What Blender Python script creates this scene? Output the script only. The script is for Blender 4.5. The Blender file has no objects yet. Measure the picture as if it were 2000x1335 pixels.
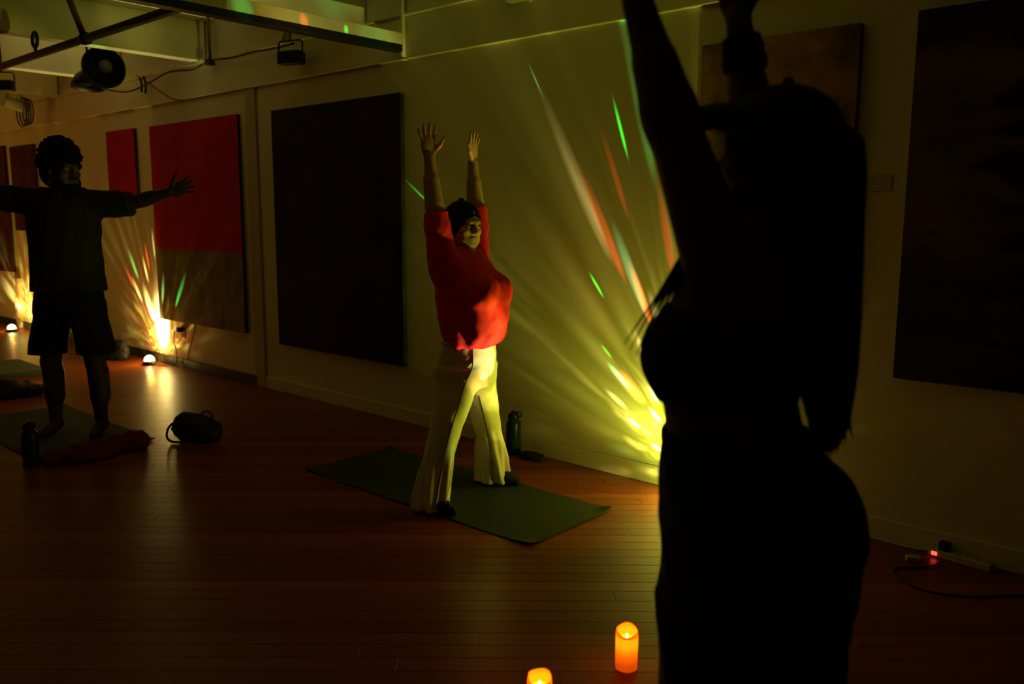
import bpy, bmesh, math, random
import numpy as np
from mathutils import Vector, Matrix
random.seed(7); np.random.seed(7)
S = bpy.context.scene
C = S.collection
PI = math.pi

# ------------------------------------------------------------------ camera, world, exposure
YAW, PITCH, ROLL, EYE = 0.7308, 0.14677, 0.00438, 1.42
cd = bpy.data.cameras.new('camera'); cam = bpy.data.objects.new('camera', cd); C.objects.link(cam)
cd.sensor_width = 36; cd.lens = 1650/2000*36; cd.clip_start = 0.05
cy, sy, cp, sp = math.cos(YAW), math.sin(YAW), math.cos(PITCH), math.sin(PITCH)
fwd = Vector((-sy*cp, cy*cp, -sp)); rgt = Vector((cy, sy, 0)); upv = rgt.cross(fwd)
cr, sr = math.cos(ROLL), math.sin(ROLL)
r2 = rgt*cr + upv*sr; u2 = upv*cr - rgt*sr
M = Matrix((r2, u2, -fwd)).transposed().to_4x4(); M.translation = (0, 0, EYE)
cam.matrix_world = M
cd.dof.use_dof = True; cd.dof.focus_distance = 4.2; cd.dof.aperture_fstop = 2.4
S.camera = cam
S.view_settings.view_transform = 'Standard'; S.view_settings.look = 'None'
S.view_settings.exposure = 0.0; S.view_settings.gamma = 1; S.view_settings.use_curve_mapping = False
W = bpy.data.worlds.new('world'); S.world = W; W.use_nodes = True
bg = W.node_tree.nodes['Background']; bg.inputs[0].default_value = (1.0, 0.43, 0.04, 1); bg.inputs[1].default_value = 1.15

LAMP_Z = 0.085
LAMPS = [(-7.96, 3.645), (-2.05, 3.665), (-11.45, 3.56)]      # the three party lamps on the floor by the wall
LAMP_POWER = [50.0, 80.0, 40.0]

# ------------------------------------------------------------------ materials
MATS = {}
def mat(name, col, rough=0.6, var=0.0, scale=20.0, bump=0.0, bscale=200.0, spec=0.3, metal=0.0, stretch=None, sheen=0.0):
    if name in MATS: return MATS[name]
    m = bpy.data.materials.new(name); m.use_nodes = True; nt = m.node_tree; b = nt.nodes['Principled BSDF']
    b.inputs['Roughness'].default_value = rough; b.inputs['Metallic'].default_value = metal
    b.inputs['Specular IOR Level'].default_value = spec
    if sheen: b.inputs['Sheen Weight'].default_value = sheen
    b.inputs['Base Color'].default_value = (*col, 1)
    tc = nt.nodes.new('ShaderNodeTexCoord'); vec = tc.outputs['Object']
    if stretch:
        mp = nt.nodes.new('ShaderNodeMapping'); mp.inputs['Scale'].default_value = stretch
        nt.links.new(vec, mp.inputs[0]); vec = mp.outputs[0]
    n = nt.nodes.new('ShaderNodeTexNoise'); n.inputs['Scale'].default_value = scale; n.inputs['Detail'].default_value = 4
    nt.links.new(vec, n.inputs['Vector'])
    rp = nt.nodes.new('ShaderNodeMix'); rp.data_type = 'RGBA'
    v = var
    rp.inputs[6].default_value = (*[c*(1-v) for c in col], 1); rp.inputs[7].default_value = (*[min(1, c*(1+v)) for c in col], 1)
    nt.links.new(n.outputs['Fac'], rp.inputs[0]); nt.links.new(rp.outputs[2], b.inputs['Base Color'])
    if bump:
        n2 = nt.nodes.new('ShaderNodeTexNoise'); n2.inputs['Scale'].default_value = bscale; n2.inputs['Detail'].default_value = 3
        nt.links.new(vec, n2.inputs['Vector'])
        bp = nt.nodes.new('ShaderNodeBump'); bp.inputs['Strength'].default_value = bump; bp.inputs['Distance'].default_value = 0.01
        nt.links.new(n2.outputs['Fac'], bp.inputs['Height']); nt.links.new(bp.outputs[0], b.inputs['Normal'])
    MATS[name] = m
    return m
def emit(name, col, s):
    if name in MATS: return MATS[name]
    m = bpy.data.materials.new(name); m.use_nodes = True; nt = m.node_tree; nt.nodes.clear()
    o = nt.nodes.new('ShaderNodeOutputMaterial'); e = nt.nodes.new('ShaderNodeEmission')
    n = nt.nodes.new('ShaderNodeTexNoise'); n.inputs['Scale'].default_value = 3
    mx = nt.nodes.new('ShaderNodeMix'); mx.data_type = 'RGBA'
    mx.inputs[6].default_value = (*[c*0.93 for c in col], 1); mx.inputs[7].default_value = (*col, 1)
    nt.links.new(n.outputs['Fac'], mx.inputs[0]); nt.links.new(mx.outputs[2], e.inputs[0])
    e.inputs[1].default_value = s; nt.links.new(e.outputs[0], o.inputs[0]); MATS[name] = m
    return m

WALL = mat('wall_paint', (0.74, 0.69, 0.58), 0.75, 0.05, 3, 0.03, 300)
WHITE = mat('white_trim_paint', (0.74, 0.70, 0.60), 0.55, 0.04, 5)
DARKWALL = mat('bounce_absorbing_wall', (0.05, 0.045, 0.04), 0.85, 0.1, 3)  # made-up dark tone for the unseen walls, cuts their bounce light
CEIL = mat('ceiling_paint', (0.62, 0.60, 0.50), 0.7, 0.08, 4, 0.05, 60)
DARKBASE = mat('dark_baseboard_paint', (0.03, 0.03, 0.028), 0.5, 0.2, 8)
BLACKM = mat('black_painted_metal', (0.010, 0.010, 0.010), 0.45, 0.2, 30)
BLACKP = mat('black_plastic', (0.012, 0.012, 0.012), 0.4, 0.2, 30)
WPIPE = mat('white_painted_pipe', (0.66, 0.62, 0.50), 0.5, 0.1, 9)
BROWNPIPE = mat('brown_painted_pipe', (0.16, 0.10, 0.06), 0.5, 0.2, 9)
CABLE = mat('black_cable', (0.02, 0.017, 0.014), 0.6, 0.1, 30)
WCABLE = mat('white_cable', (0.6, 0.57, 0.5), 0.5, 0.1, 30)

# ------------------------------------------------------------------ object helpers
def empty(name, label=None, cat=None, loc=(0, 0, 0), rz=0, group=None, kind=None):
    o = bpy.data.objects.new(name, None); C.objects.link(o); o.location = loc; o.rotation_euler = (0, 0, rz)
    o.empty_display_size = 0.1
    return tag(o, label, cat, group, kind)
def tag(o, label=None, cat=None, group=None, kind=None):
    if label: o['label'] = label
    if cat: o['category'] = cat
    if group: o['group'] = group
    if kind: o['kind'] = kind
    return o
def obj(name, me, m, parent=None, smooth=False):
    if isinstance(me, bmesh.types.BMesh):
        d = bpy.data.meshes.new(name); bmesh.ops.recalc_face_normals(me, faces=me.faces[:]); me.to_mesh(d); me.free(); me = d
    if m and not me.materials: me.materials.append(m)
    if smooth:
        me.polygons.foreach_set('use_smooth', [True]*len(me.polygons))
    o = bpy.data.objects.new(name, me); C.objects.link(o)
    if parent: o.parent = parent
    return o
def box(bm, x0, x1, y0, y1, z0, z1, bev=0.0):
    b = bmesh.new()
    bmesh.ops.create_cube(b, size=1)
    for v in b.verts:
        v.co = Vector(((x0+x1)/2+v.co.x*(x1-x0), (y0+y1)/2+v.co.y*(y1-y0), (z0+z1)/2+v.co.z*(z1-z0)))
    if bev: bmesh.ops.bevel(b, geom=b.edges[:], offset=bev, segments=2, affect='EDGES', profile=0.5)
    merge(bm, b)
def merge(bm, b):
    t = bpy.data.meshes.new('t'); b.to_mesh(t); b.free(); bm.from_mesh(t); bpy.data.meshes.remove(t)
def boxo(name, x0, x1, y0, y1, z0, z1, m, parent=None, bev=0.0):
    bm = bmesh.new(); box(bm, x0, x1, y0, y1, z0, z1, bev); return obj(name, bm, m, parent)
def tube(bm, pts, r, seg=8, caps=True):
    pts = [Vector(p) for p in pts]; n = len(pts); rs = r if isinstance(r, (list, tuple)) else [r]*n
    rings = []; prev = None
    for i, p in enumerate(pts):
        t = (pts[min(i+1, n-1)]-pts[max(i-1, 0)]).normalized()
        if prev is None:
            a = t.orthogonal().normalized()
        else:
            a = (prev-t*prev.dot(t)).normalized()
        prev = a; b = t.cross(a)
        rings.append([bm.verts.new(p+(a*math.cos(2*PI*k/seg)+b*math.sin(2*PI*k/seg))*rs[i]) for k in range(seg)])
    for i in range(n-1):
        for k in range(seg):
            bm.faces.new((rings[i][k], rings[i][(k+1) % seg], rings[i+1][(k+1) % seg], rings[i+1][k]))
    if caps:
        bm.faces.new(rings[0][::-1]); bm.faces.new(rings[-1])
def tubeo(name, pts, r, m, parent=None, seg=8, smooth=True):
    bm = bmesh.new(); tube(bm, pts, r, seg); return obj(name, bm, m, parent, smooth)
def lathe(bm, prof, seg=32, mtx=None, close=True):
    rings = []
    for r, z in prof:
        rings.append([bm.verts.new(Vector((max(r, 1e-4)*math.cos(2*PI*k/seg), max(r, 1e-4)*math.sin(2*PI*k/seg), z))) for k in range(seg)])
    for i in range(len(prof)-1):
        for k in range(seg):
            bm.faces.new((rings[i][k], rings[i][(k+1) % seg], rings[i+1][(k+1) % seg], rings[i+1][k]))
    if close:
        bm.faces.new(rings[0][::-1]); bm.faces.new(rings[-1])
    if mtx is not None:
        vs = [v for r in rings for v in r]; bmesh.ops.transform(bm, matrix=mtx, verts=vs)
def latheo(name, prof, m, parent=None, seg=32, mtx=None, close=True, smooth=True):
    bm = bmesh.new(); lathe(bm, prof, seg, mtx, close); return obj(name, bm, m, parent, smooth)
def spline(pts, n=8):
    pts = [Vector(p) for p in pts]; out = []
    P = [pts[0]*2-pts[1]]+pts+[pts[-1]*2-pts[-2]]
    for i in range(1, len(P)-2):
        for k in range(n):
            t = k/n; a, b, c, d = P[i-1], P[i], P[i+1], P[i+2]
            out.append(0.5*((2*b)+(c-a)*t+(2*a-5*b+4*c-d)*t*t+(3*b-a-3*c+d)*t**3))
    out.append(pts[-1]); return out

# ------------------------------------------------------------------ signed-distance modelling (bodies, cloth, hair)
class Field:
    def __init__(s, lo, hi, h):
        s.lo = np.array(lo, float); s.h = h
        s.n = np.ceil((np.array(hi, float)-s.lo)/h).astype(int)+1
        s.D = np.full(s.n, 0.05, np.float32)
    def sub(s, lo, hi):
        a = np.clip(np.floor((np.array(lo)-s.lo)/s.h).astype(int), 0, s.n-1)
        b = np.clip(np.ceil((np.array(hi)-s.lo)/s.h).astype(int)+1, 1, s.n)
        if (b <= a).any(): return None
        sl = tuple(slice(i, j) for i, j in zip(a, b))
        ax = [(s.lo[i]+s.h*np.arange(a[i], b[i])).astype(np.float32) for i in range(3)]
        return sl, np.meshgrid(*ax, indexing='ij')
    def put(s, lo, hi, fn, k, mode='add'):
        m = max(k, 0.01)+0.03
        q = s.sub(np.array(lo)-m, np.array(hi)+m)
        if q is None: return
        sl, (X, Y, Z) = q
        d = fn(X, Y, Z).astype(np.float32); D = s.D[sl]
        if mode == 'cut':
            A = -D; B = d
            hh = np.clip(0.5+0.5*(B-A)/k, 0, 1) if k > 0 else (A < B).astype(np.float32)
            r = B*(1-hh)+A*hh-k*hh*(1-hh); s.D[sl] = -r if k > 0 else -np.minimum(A, B)
        else:
            if k > 0:
                hh = np.clip(0.5+0.5*(D-d)/k, 0, 1); s.D[sl] = D*(1-hh)+d*hh-k*hh*(1-hh)
            else: s.D[sl] = np.minimum(D, d)
    def ell(s, c, r, k=0.02, rot=None, mode='add'):
        c = np.array(c, float); r = np.array(r, float)*np.ones(3); R = np.array(rot) if rot is not None else np.eye(3); mx = r.max()
        def fn(X, Y, Z):
            P = [X-c[0], Y-c[1], Z-c[2]]
            q = [sum(R[j][i]*P[j] for j in range(3))/r[i] for i in range(3)]
            k0 = np.sqrt(q[0]**2+q[1]**2+q[2]**2); k1 = np.sqrt((q[0]/r[0])**2+(q[1]/r[1])**2+(q[2]/r[2])**2)
            return k0*(k0-1)/np.maximum(k1, 1e-6)
        s.put(c-mx, c+mx, fn, k, mode)
    def cone(s, a, b, r1, r2, k=0.02, mode='add', flat=None):
        a = np.array(a, float); b = np.array(b, float); ba = b-a; L = ba@ba; m = max(r1, r2)
        def fn(X, Y, Z):
            px, py, pz = X-a[0], Y-a[1], Z-a[2]
            t = np.clip((px*ba[0]+py*ba[1]+pz*ba[2])/L, 0, 1)
            dx, dy, dz = px-ba[0]*t, py-ba[1]*t, pz-ba[2]*t
            if flat is not None:                       # squash: distance along 'flat' counts more
                f, q = np.array(flat[0])/np.linalg.norm(flat[0]), flat[1]
                e = dx*f[0]+dy*f[1]+dz*f[2]
                d2 = dx*dx+dy*dy+dz*dz+e*e*(q*q-1)
                return (np.sqrt(np.maximum(d2, 0))-(r1+(r2-r1)*t))/(1 if q < 1.2 else q**0.5)
            return np.sqrt(dx*dx+dy*dy+dz*dz)-(r1+(r2-r1)*t)
        s.put(np.minimum(a, b)-m, np.maximum(a, b)+m, fn, k, mode)
    def chain(s, pts, rs, k=0.02, **kw):
        for i in range(len(pts)-1): s.cone(pts[i], pts[i+1], rs[i], rs[i+1], k, **kw)
    def loft(s, L, k=0.02, cap=0.0, wob=None):
        # L: rows (z, cx, cy, ax, ay, angle); elliptical sections stacked in z
        L = np.array(sorted(L), float); zs = L[:, 0]; m = L[:, 3:5].max()
        lo = [L[:, 1].min()-m, L[:, 2].min()-m, zs[0]]; hi = [L[:, 1].max()+m, L[:, 2].max()+m, zs[-1]]
        fine = np.linspace(zs[0], zs[-1], 300)
        def smooth(col):
            y = np.interp(fine, zs, L[:, col]); w = 9; ker = np.ones(w)/w
            return np.convolve(np.pad(y, w//2, mode='edge'), ker, 'valid')
        cols = [smooth(i) for i in (1, 2, 3, 4, 5)]
        def fn(X, Y, Z):
            zc = Z[0, 0, :]; cx, cy2, ax, ay, an = [np.interp(zc, fine, c).astype(np.float32) for c in cols]
            dx, dy = X-cx, Y-cy2; ca, sa = np.cos(an), np.sin(an)
            u, v = dx*ca+dy*sa, -dx*sa+dy*ca
            rho = np.sqrt((u/ax)**2+(v/ay)**2)
            g = np.sqrt((u/ax**2)**2+(v/ay**2)**2)
            d = np.where(rho > 1e-3, rho*(rho-1)/np.maximum(g, 1e-5), -np.minimum(ax, ay))
            if wob is not None: d = d+wob(X, Y, Z, np.arctan2(v/ay, u/ax))
            dz = np.maximum(zs[0]-Z, Z-zs[-1])
            return np.where((d > 0) & (dz > 0), np.sqrt(np.maximum(d, 0)**2+np.maximum(dz, 0)**2), np.maximum(d, dz))
        s.put(lo, hi, fn, k)
    def half(s, nrm, off):                              # keep only points with p.n < off
        nrm = np.array(nrm, float); _, (X, Y, Z) = s.sub(s.lo, s.lo+s.h*s.n)
        s.D = np.maximum(s.D, (X*nrm[0]+Y*nrm[1]+Z*nrm[2]-off).astype(np.float32))
    def disp(s, fn, lim=0.03):
        _, (X, Y, Z) = s.sub(s.lo, s.lo+s.h*s.n)
        s.D = s.D+np.where(np.abs(s.D) < lim, fn(X, Y, Z), 0).astype(np.float32)
    def mesh(s, name):
        D = s.D.copy(); D[0] = D[-1] = 0.05; D[:, 0] = D[:, -1] = 0.05; D[:, :, 0] = D[:, :, -1] = 0.05
        N = D < 0; nx, ny, nz = D.shape
        cor = [(i, j, k) for i in (0, 1) for j in (0, 1) for k in (0, 1)]
        V = lambda A, c: A[c[0]:nx-1+c[0], c[1]:ny-1+c[1], c[2]:nz-1+c[2]]
        cnt = sum(V(N, c).astype(np.int8) for c in cor)
        act = np.argwhere((cnt > 0) & (cnt < 8)); nA = len(act)
        vals = np.stack([D[act[:, 0]+c[0], act[:, 1]+c[1], act[:, 2]+c[2]] for c in cor], 1)
        acc = np.zeros((nA, 3)); num = np.zeros(nA)
        for a in range(8):
            for b in range(a+1, 8):
                if sum(abs(cor[a][i]-cor[b][i]) for i in range(3)) != 1: continue
                va, vb = vals[:, a], vals[:, b]; x = (va < 0) != (vb < 0)
                t = np.where(x, va/np.where(x, va-vb, 1), 0)
                pa, pb = np.array(cor[a]), np.array(cor[b])
                acc += np.where(x[:, None], pa+(pb-pa)*t[:, None], 0); num += x
        pos = s.lo+s.h*(act+acc/num[:, None])
        idx = np.full((nx-1, ny-1, nz-1), -1, np.int32); idx[act[:, 0], act[:, 1], act[:, 2]] = np.arange(nA)
        F = []
        for ax in range(3):
            o = [(1, 2), (2, 0), (0, 1)][ax]
            A = np.take(N, range(0, D.shape[ax]-1), ax); B = np.take(N, range(1, D.shape[ax]), ax)
            e = np.argwhere(A != B); 
            if len(e) == 0: continue
            sg = A[e[:, 0], e[:, 1], e[:, 2]]
            d1 = np.zeros(3, int); d1[o[0]] = 1; d2 = np.zeros(3, int); d2[o[1]] = 1
            g = lambda q: idx[q[:, 0], q[:, 1], q[:, 2]]
            q = np.stack([g(e-d1-d2), g(e-d2), g(e), g(e-d1)], 1)
            q[~sg] = q[~sg][:, ::-1]; F.append(q)
        F = np.concatenate(F); F = F[(F >= 0).all(1)]
        me = bpy.data.meshes.new(name); me.vertices.add(nA); me.vertices.foreach_set('co', pos.astype(np.float32).ravel())
        me.loops.add(F.size); me.loops.foreach_set('vertex_index', F.astype(np.int32).ravel())
        me.polygons.add(len(F)); me.polygons.foreach_set('loop_start', np.arange(0, F.size, 4, dtype=np.int32))
        me.polygons.foreach_set('use_smooth', np.ones(len(F), bool)); me.update(calc_edges=True); me.validate()
        return me
def nz3(X, Y, Z, f, seed=0.0):
    return (np.sin(f*X+1.3+seed+1.7*np.sin(0.7*f*Z+seed))*np.sin(0.9*f*Y+2.1*seed+1.3*np.sin(0.6*f*X))*np.sin(0.8*f*Z+seed+1.1*np.sin(0.8*f*Y)))
def hand(F, w, d, n, th, sc=1.0, spread=0.25, curl=0.12):
    # w wrist, d finger direction, n palm normal (out of palm), th unit vector towards the thumb side
    w, d, n, th = [np.array(v, float) for v in (w, d, n, th)]
    d /= np.linalg.norm(d); th = th-d*(th@d); th /= np.linalg.norm(th); n = np.cross(d, th)*(1 if np.cross(d, th)@n > 0 else -1)
    R = np.stack([th, d, n], 1)
    F.ell(w+d*0.048*sc, np.array((0.041, 0.056, 0.0165))*sc, 0.012, R)
    for off, ln, r, fan in ((0.030, 0.068, 0.0088, 0.7), (0.010, 0.078, 0.0092, 0.2), (-0.011, 0.072, 0.0088, -0.25), (-0.030, 0.056, 0.0078, -0.8)):
        b0 = w+(d*0.078+th*off)*sc
        dd = d+th*fan*spread; dd /= np.linalg.norm(dd)
        b1 = b0+dd*ln*0.55*sc+n*ln*curl*0.3*sc; dd2 = dd+n*curl*1.6; dd2 /= np.linalg.norm(dd2); b2 = b1+dd2*ln*0.5*sc
        F.chain([b0-dd*0.02*sc, b1, b2], [r*sc*1.08, r*sc, r*sc*0.8], 0.004)
    t0 = w+(d*0.022+th*0.026+n*0.006)*sc; t1 = w+(d*0.052+th*0.058+n*0.014)*sc; t2 = t1+(d*0.034+th*0.026+n*0.004)*sc
    F.chain([t0, t1, t2], [0.014*sc, 0.0115*sc, 0.0085*sc], 0.009)
def head(F, c, sc=1.0, yaw=0.0, pitch=0.0, ears=True):
    # local head frame: x forward, y left, z up, c is the centre of the skull
    cyw, syw, cpt, spt = math.cos(yaw), math.sin(yaw), math.cos(pitch), math.sin(pitch)
    R = np.array([[cyw, -syw, 0], [syw, cyw, 0], [0, 0, 1]]) @ np.array([[cpt, 0, spt], [0, 1, 0], [-spt, 0, cpt]])
    c = np.array(c, float)
    T = lambda p: c+R@(np.array(p)*sc)
    E = lambda p, r, k=0.02, mode='add': F.ell(T(p), np.array(r)*sc, k*sc, R, mode)
    E((-0.012, 0, 0.025), (0.098, 0.076, 0.088))                 # skull
    E((0.022, 0, -0.04), (0.070, 0.062, 0.080), 0.03)            # face
    E((0.060, 0, -0.098), (0.028, 0.034, 0.024), 0.03)           # chin
    for s in (-1, 1):
        E((0.02, 0.048*s, -0.075), (0.05, 0.022, 0.03), 0.03)    # jaw
        E((0.066, 0.042*s, -0.028), (0.022, 0.022, 0.018), 0.02) # cheek
        E((0.097, 0.031*s, 0.003), (0.016, 0.017, 0.012), 0.012, 'cut')   # eye socket
        E((0.080, 0.031*s, 0.001), (0.0135, 0.0135, 0.0125), 0.004)       # eyeball under its lid
        if ears: E((-0.005, 0.078*s, -0.01), (0.017, 0.008, 0.030), 0.006)
    E((0.080, 0, 0.022), (0.017, 0.046, 0.011), 0.015)           # brow
    F.cone(T((0.088, 0, 0.008)), T((0.106, 0, -0.030)), 0.009*sc, 0.0125*sc, 0.01*sc)   # nose
    for s in (-1, 1): E((0.096, 0.012*s, -0.034), (0.011, 0.009, 0.008), 0.006)
    E((0.088, 0, -0.062), (0.012, 0.024, 0.0065), 0.006)         # lips
    E((0.086, 0, -0.074), (0.012, 0.020, 0.0075), 0.006)
    E((0.100, 0, -0.0675), (0.010, 0.026, 0.0016), 0.003, 'cut')
    return T, R
def person(name, label, loc, rz):
    return empty(name, label, 'person', loc, rz)

# ------------------------------------------------------------------ party lamps: point light projecting coloured beams
def beam_light(name, loc, power, beams, seed, parent, base=0.16, pat=1.0, right=0.1, tint=(1.0, 0.80, 0.16), zl=-0.1, zh=0.06, zm=0.03):
    ld = bpy.data.lights.new(name, 'POINT'); ld.energy = power; ld.shadow_soft_size = 0.004; ld.color = (1, 1, 1)
    ld.use_nodes = True; nt = ld.node_tree; nt.nodes.clear(); N = nt.nodes.new; K = nt.links.new
    out = N('ShaderNodeOutputLight'); em = N('ShaderNodeEmission'); K(em.outputs[0], out.inputs[0])
    g = N('ShaderNodeNewGeometry'); I = g.outputs['Incoming']
    def vmath(op, a, b):
        n = N('ShaderNodeVectorMath'); n.operation = op
        for i, v in enumerate((a, b)):
            if hasattr(v, 'links'): K(v, n.inputs[i])
            else: n.inputs[i].default_value = v
        return n
    def scale(v, f):
        n = N('ShaderNodeVectorMath'); n.operation = 'SCALE'
        if hasattr(v, 'links'): K(v, n.inputs[0])
        else: n.inputs[0].default_value = v
        if hasattr(f, 'links'): K(f, n.inputs[3])
        else: n.inputs[3].default_value = f
        return n.outputs[0]
    def mrange(v, a, b, c, d, smooth=True):
        n = N('ShaderNodeMapRange'); n.interpolation_type = 'SMOOTHSTEP' if smooth else 'LINEAR'
        K(v, n.inputs[0])
        for i, x in enumerate((a, b, c, d)): n.inputs[1+i].default_value = x
        return n.outputs[0]
    off = vmath('ADD', I, (seed, seed*0.7, seed*1.3)).outputs[0]
    tot = scale(tint, base)
    # broad soft lobes and finer bright facets of the lens dome, each in the colour of the LED behind it
    for sc, wid, amp, sd in ((3.6, 0.75, 0.7, 0), (8.0, 0.62, 1.5, 3.1)):
        v = N('ShaderNodeTexVoronoi'); v.feature = 'SMOOTH_F1'; v.inputs['Smoothness'].default_value = 0.25; v.inputs['Scale'].default_value = sc
        o2 = vmath('ADD', off, (sd, sd, sd)).outputs[0]; K(o2, v.inputs['Vector'])
        f = mrange(v.outputs['Distance'], 0.0, wid, amp*pat, 0.0)
        sx = N('ShaderNodeSeparateXYZ'); K(v.outputs['Color'], sx.inputs[0])
        cr = N('ShaderNodeValToRGB'); cr.color_ramp.interpolation = 'EASE'
        e = cr.color_ramp.elements; e[0].position = 0.46; e[0].color = (1.0, 0.84, 0.12, 1)
        e[1].position = 0.56; e[1].color = (0.40, 1.0, 0.14, 1)
        for p, c in ((0.64, (1.0, 0.30, 0.08, 1)), (0.74, (0.25, 0.20, 0.05, 1))):
            q = e.new(p); q.color = c
        K(sx.outputs[0], cr.inputs[0])
        tot = vmath('ADD', tot, scale(cr.outputs[0], f)).outputs[0]
    nn = N('ShaderNodeTexNoise'); nn.inputs['Scale'].default_value = 9.0; nn.inputs['Detail'].default_value = 2.0; K(off, nn.inputs['Vector'])
    tot = vmath('ADD', tot, scale((1.0, 0.86, 0.13), mrange(nn.outputs['Fac'], 0.52, 0.75, 0.0, 2.0*pat))).outputs[0]
    sz = N('ShaderNodeSeparateXYZ'); K(I, sz.inputs[0])
    tot = scale(tot, mrange(sz.outputs[2], zl, zh, zm, 1.0))
    tot = scale(tot, mrange(sz.outputs[0], -0.10, 0.25, 1.0, right))       # the lamp is tipped towards the room's far end
    for tgt, deg, col, s in beams:
        d = (Vector(tgt)-Vector(loc)).normalized()
        dt = vmath('DOT_PRODUCT', I, tuple(d)).outputs['Value']
        f = mrange(dt, math.cos(math.radians(deg)), math.cos(math.radians(deg*0.08)), 0.0, s)
        tot = vmath('ADD', tot, scale(col, f)).outputs[0]
    K(tot, em.inputs[0]); em.inputs[1].default_value = 1.0
    o = bpy.data.objects.new(name, ld); C.objects.link(o); o.location = loc
    if parent:
        o.parent = parent; o.location = Vector(loc)-Vector(parent.location)
    return o
G_, R_, Y_, A_ = (0.08, 1.0, 0.16), (1.0, 0.10, 0.02), (1.0, 0.82, 0.24), (0.35, 1.0, 0.34)
B2 = [((-2.36, 3.8, 0.20), 2.2, Y_, 5), ((-2.37, 3.8, 0.37), 2.2, Y_, 5), ((-2.30, 3.8, 0.28), 3.0, Y_, 3), ((-2.62, 3.8, 0.42), 1.6, Y_, 3), ((-2.45, 3.8, 0.70), 1.8, Y_, 3), ((-2.33, 3.8, 1.30), 1.4, R_, 4), ((-2.66, 3.8, 1.62), 0.8, R_, 5), ((-4.4, 3.2, 2.55), 11, Y_, 1.2), ((-4.30, 2.99, 2.53), 0.6, R_, 10), ((-4.30, 3.29, 2.53), 0.35, (0.02, 1, 0.03), 14), ((-4.6, 3.5, 2.8), 3.0, G_, 1.6), ((-4.6, 2.7, 2.75), 3.0, R_, 0.8), ((-4.3, 2.6, 2.53), 1.2, G_, 4),
      ((-2.637, 3.8, 1.875), 0.36, (0.02, 1.0, 0.03), 60), ((-2.535, 3.8, 2.064), 1.3, G_, 6), ((-2.716, 3.8, 1.322), 1.5, R_, 7),
      ((-2.474, 3.8, 0.988), 1.5, R_, 12), ((-2.532, 3.8, 1.086), 1.8, A_, 4), ((-2.603, 3.8, 0.547), 1.6, A_, 5),
      ((-2.501, 3.8, 0.492), 2.6, R_, 7), ((-2.387, 3.8, 0.481), 1.6, G_, 10), ((-2.509, 3.8, 0.309), 1.6, G_, 8),
      ((-2.422, 3.8, 0.266), 2.4, R_, 8), ((-2.84, 3.8, 1.46), 1.4, Y_, 4), ((-2.915, 3.8, 1.629), 1.3, Y_, 4),
      ((-2.775, 3.8, 1.044), 0.40, (0.02, 1, 0.03), 32), ((-2.70, 3.8, 0.684), 0.40, (0.02, 1, 0.03), 16), ((-3.231, 3.8, 2.188), 0.12, (0.3, 1, 0.3), 40),
      ((-4.218, 3.8, 1.559), 0.18, (0.02, 1, 0.03), 60), ((-2.359, 3.8, 0.847), 2.0, Y_, 4), ((-2.40, 3.8, 1.9), 1.6, A_, 4),
      ((-2.814, 2.916, 0.599), 3.4, (1, 0.35, 0.15), 1.6), ((-2.86, 2.875, 0.731), 1.0, R_, 2.2), ((-2.892, 2.847, 0.708), 0.9, A_, 2.2),
      ((-2.826, 2.905, 1.38), 0.32, (0.02, 1, 0.03), 8), ((-2.983, 2.765, 1.794), 1.2, R_, 2.2), ((-2.855, 2.88, 1.677), 0.8, R_, 3.5),
      ((-2.82, 2.911, 0.42), 0.4, (0.02, 1, 0.03), 4), ((-2.897, 2.843, 1.013), 2.2, Y_, 0.8), ((-2.80, 2.92, 0.93), 5.0, Y_, 1.6), ((-2.814, 2.916, 0.764), 5.5, (1, 0.84, 0.40), 2.2), ((-2.86, 2.95, 0.50), 5.0, (1, 0.84, 0.40), 1.2), ((-2.83, 2.93, 0.66), 1.0, A_, 2.0)]
B1 = [((-8.513, 3.8, 0.912), 1.6, G_, 7), ((-8.259, 3.8, 0.873), 1.8, Y_, 7), ((-8.21, 3.8, 1.0), 1.5, R_, 8), ((-8.612, 3.8, 0.779), 1.5, R_, 7),
      ((-8.064, 3.8, 1.129), 1.3, Y_, 7), ((-8.456, 3.8, 0.658), 2.6, Y_, 6), ((-7.522, 3.76, 0.695), 2.4, G_, 10), ((-7.844, 3.76, 0.698), 2.6, A_, 8),
      ((-8.2, 3.8, 0.5), 7.0, Y_, 6), ((-8.0, 3.8, 0.5), 7.0, Y_, 6), ((-7.97, 3.8, 0.27), 30.0, (1.0, 0.82, 0.3), 9),
      ((-6.85, 3.2, 2.7), 14, Y_, 4.5), ((-8.45, 3.2, 2.7), 14, Y_, 4.5), ((-6.863, 2.884, 2.70), 1.6, G_, 4), ((-6.733, 3.262, 2.7), 0.8, R_, 4), ((-6.863, 3.672, 2.7), 1.2, G_, 3)]
B3 = [((-12.18, 3.76, 1.024), 4.0, G_, 9), ((-12.27, 3.76, 0.89), 4.0, A_, 9), ((-11.82, 3.8, 0.32), 6.0, Y_, 4), ((-12.1, 3.8, 0.4), 8.0, Y_, 3), ((-9.84, 3.43, 2.7), 0.7, R_, 5)]
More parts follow.
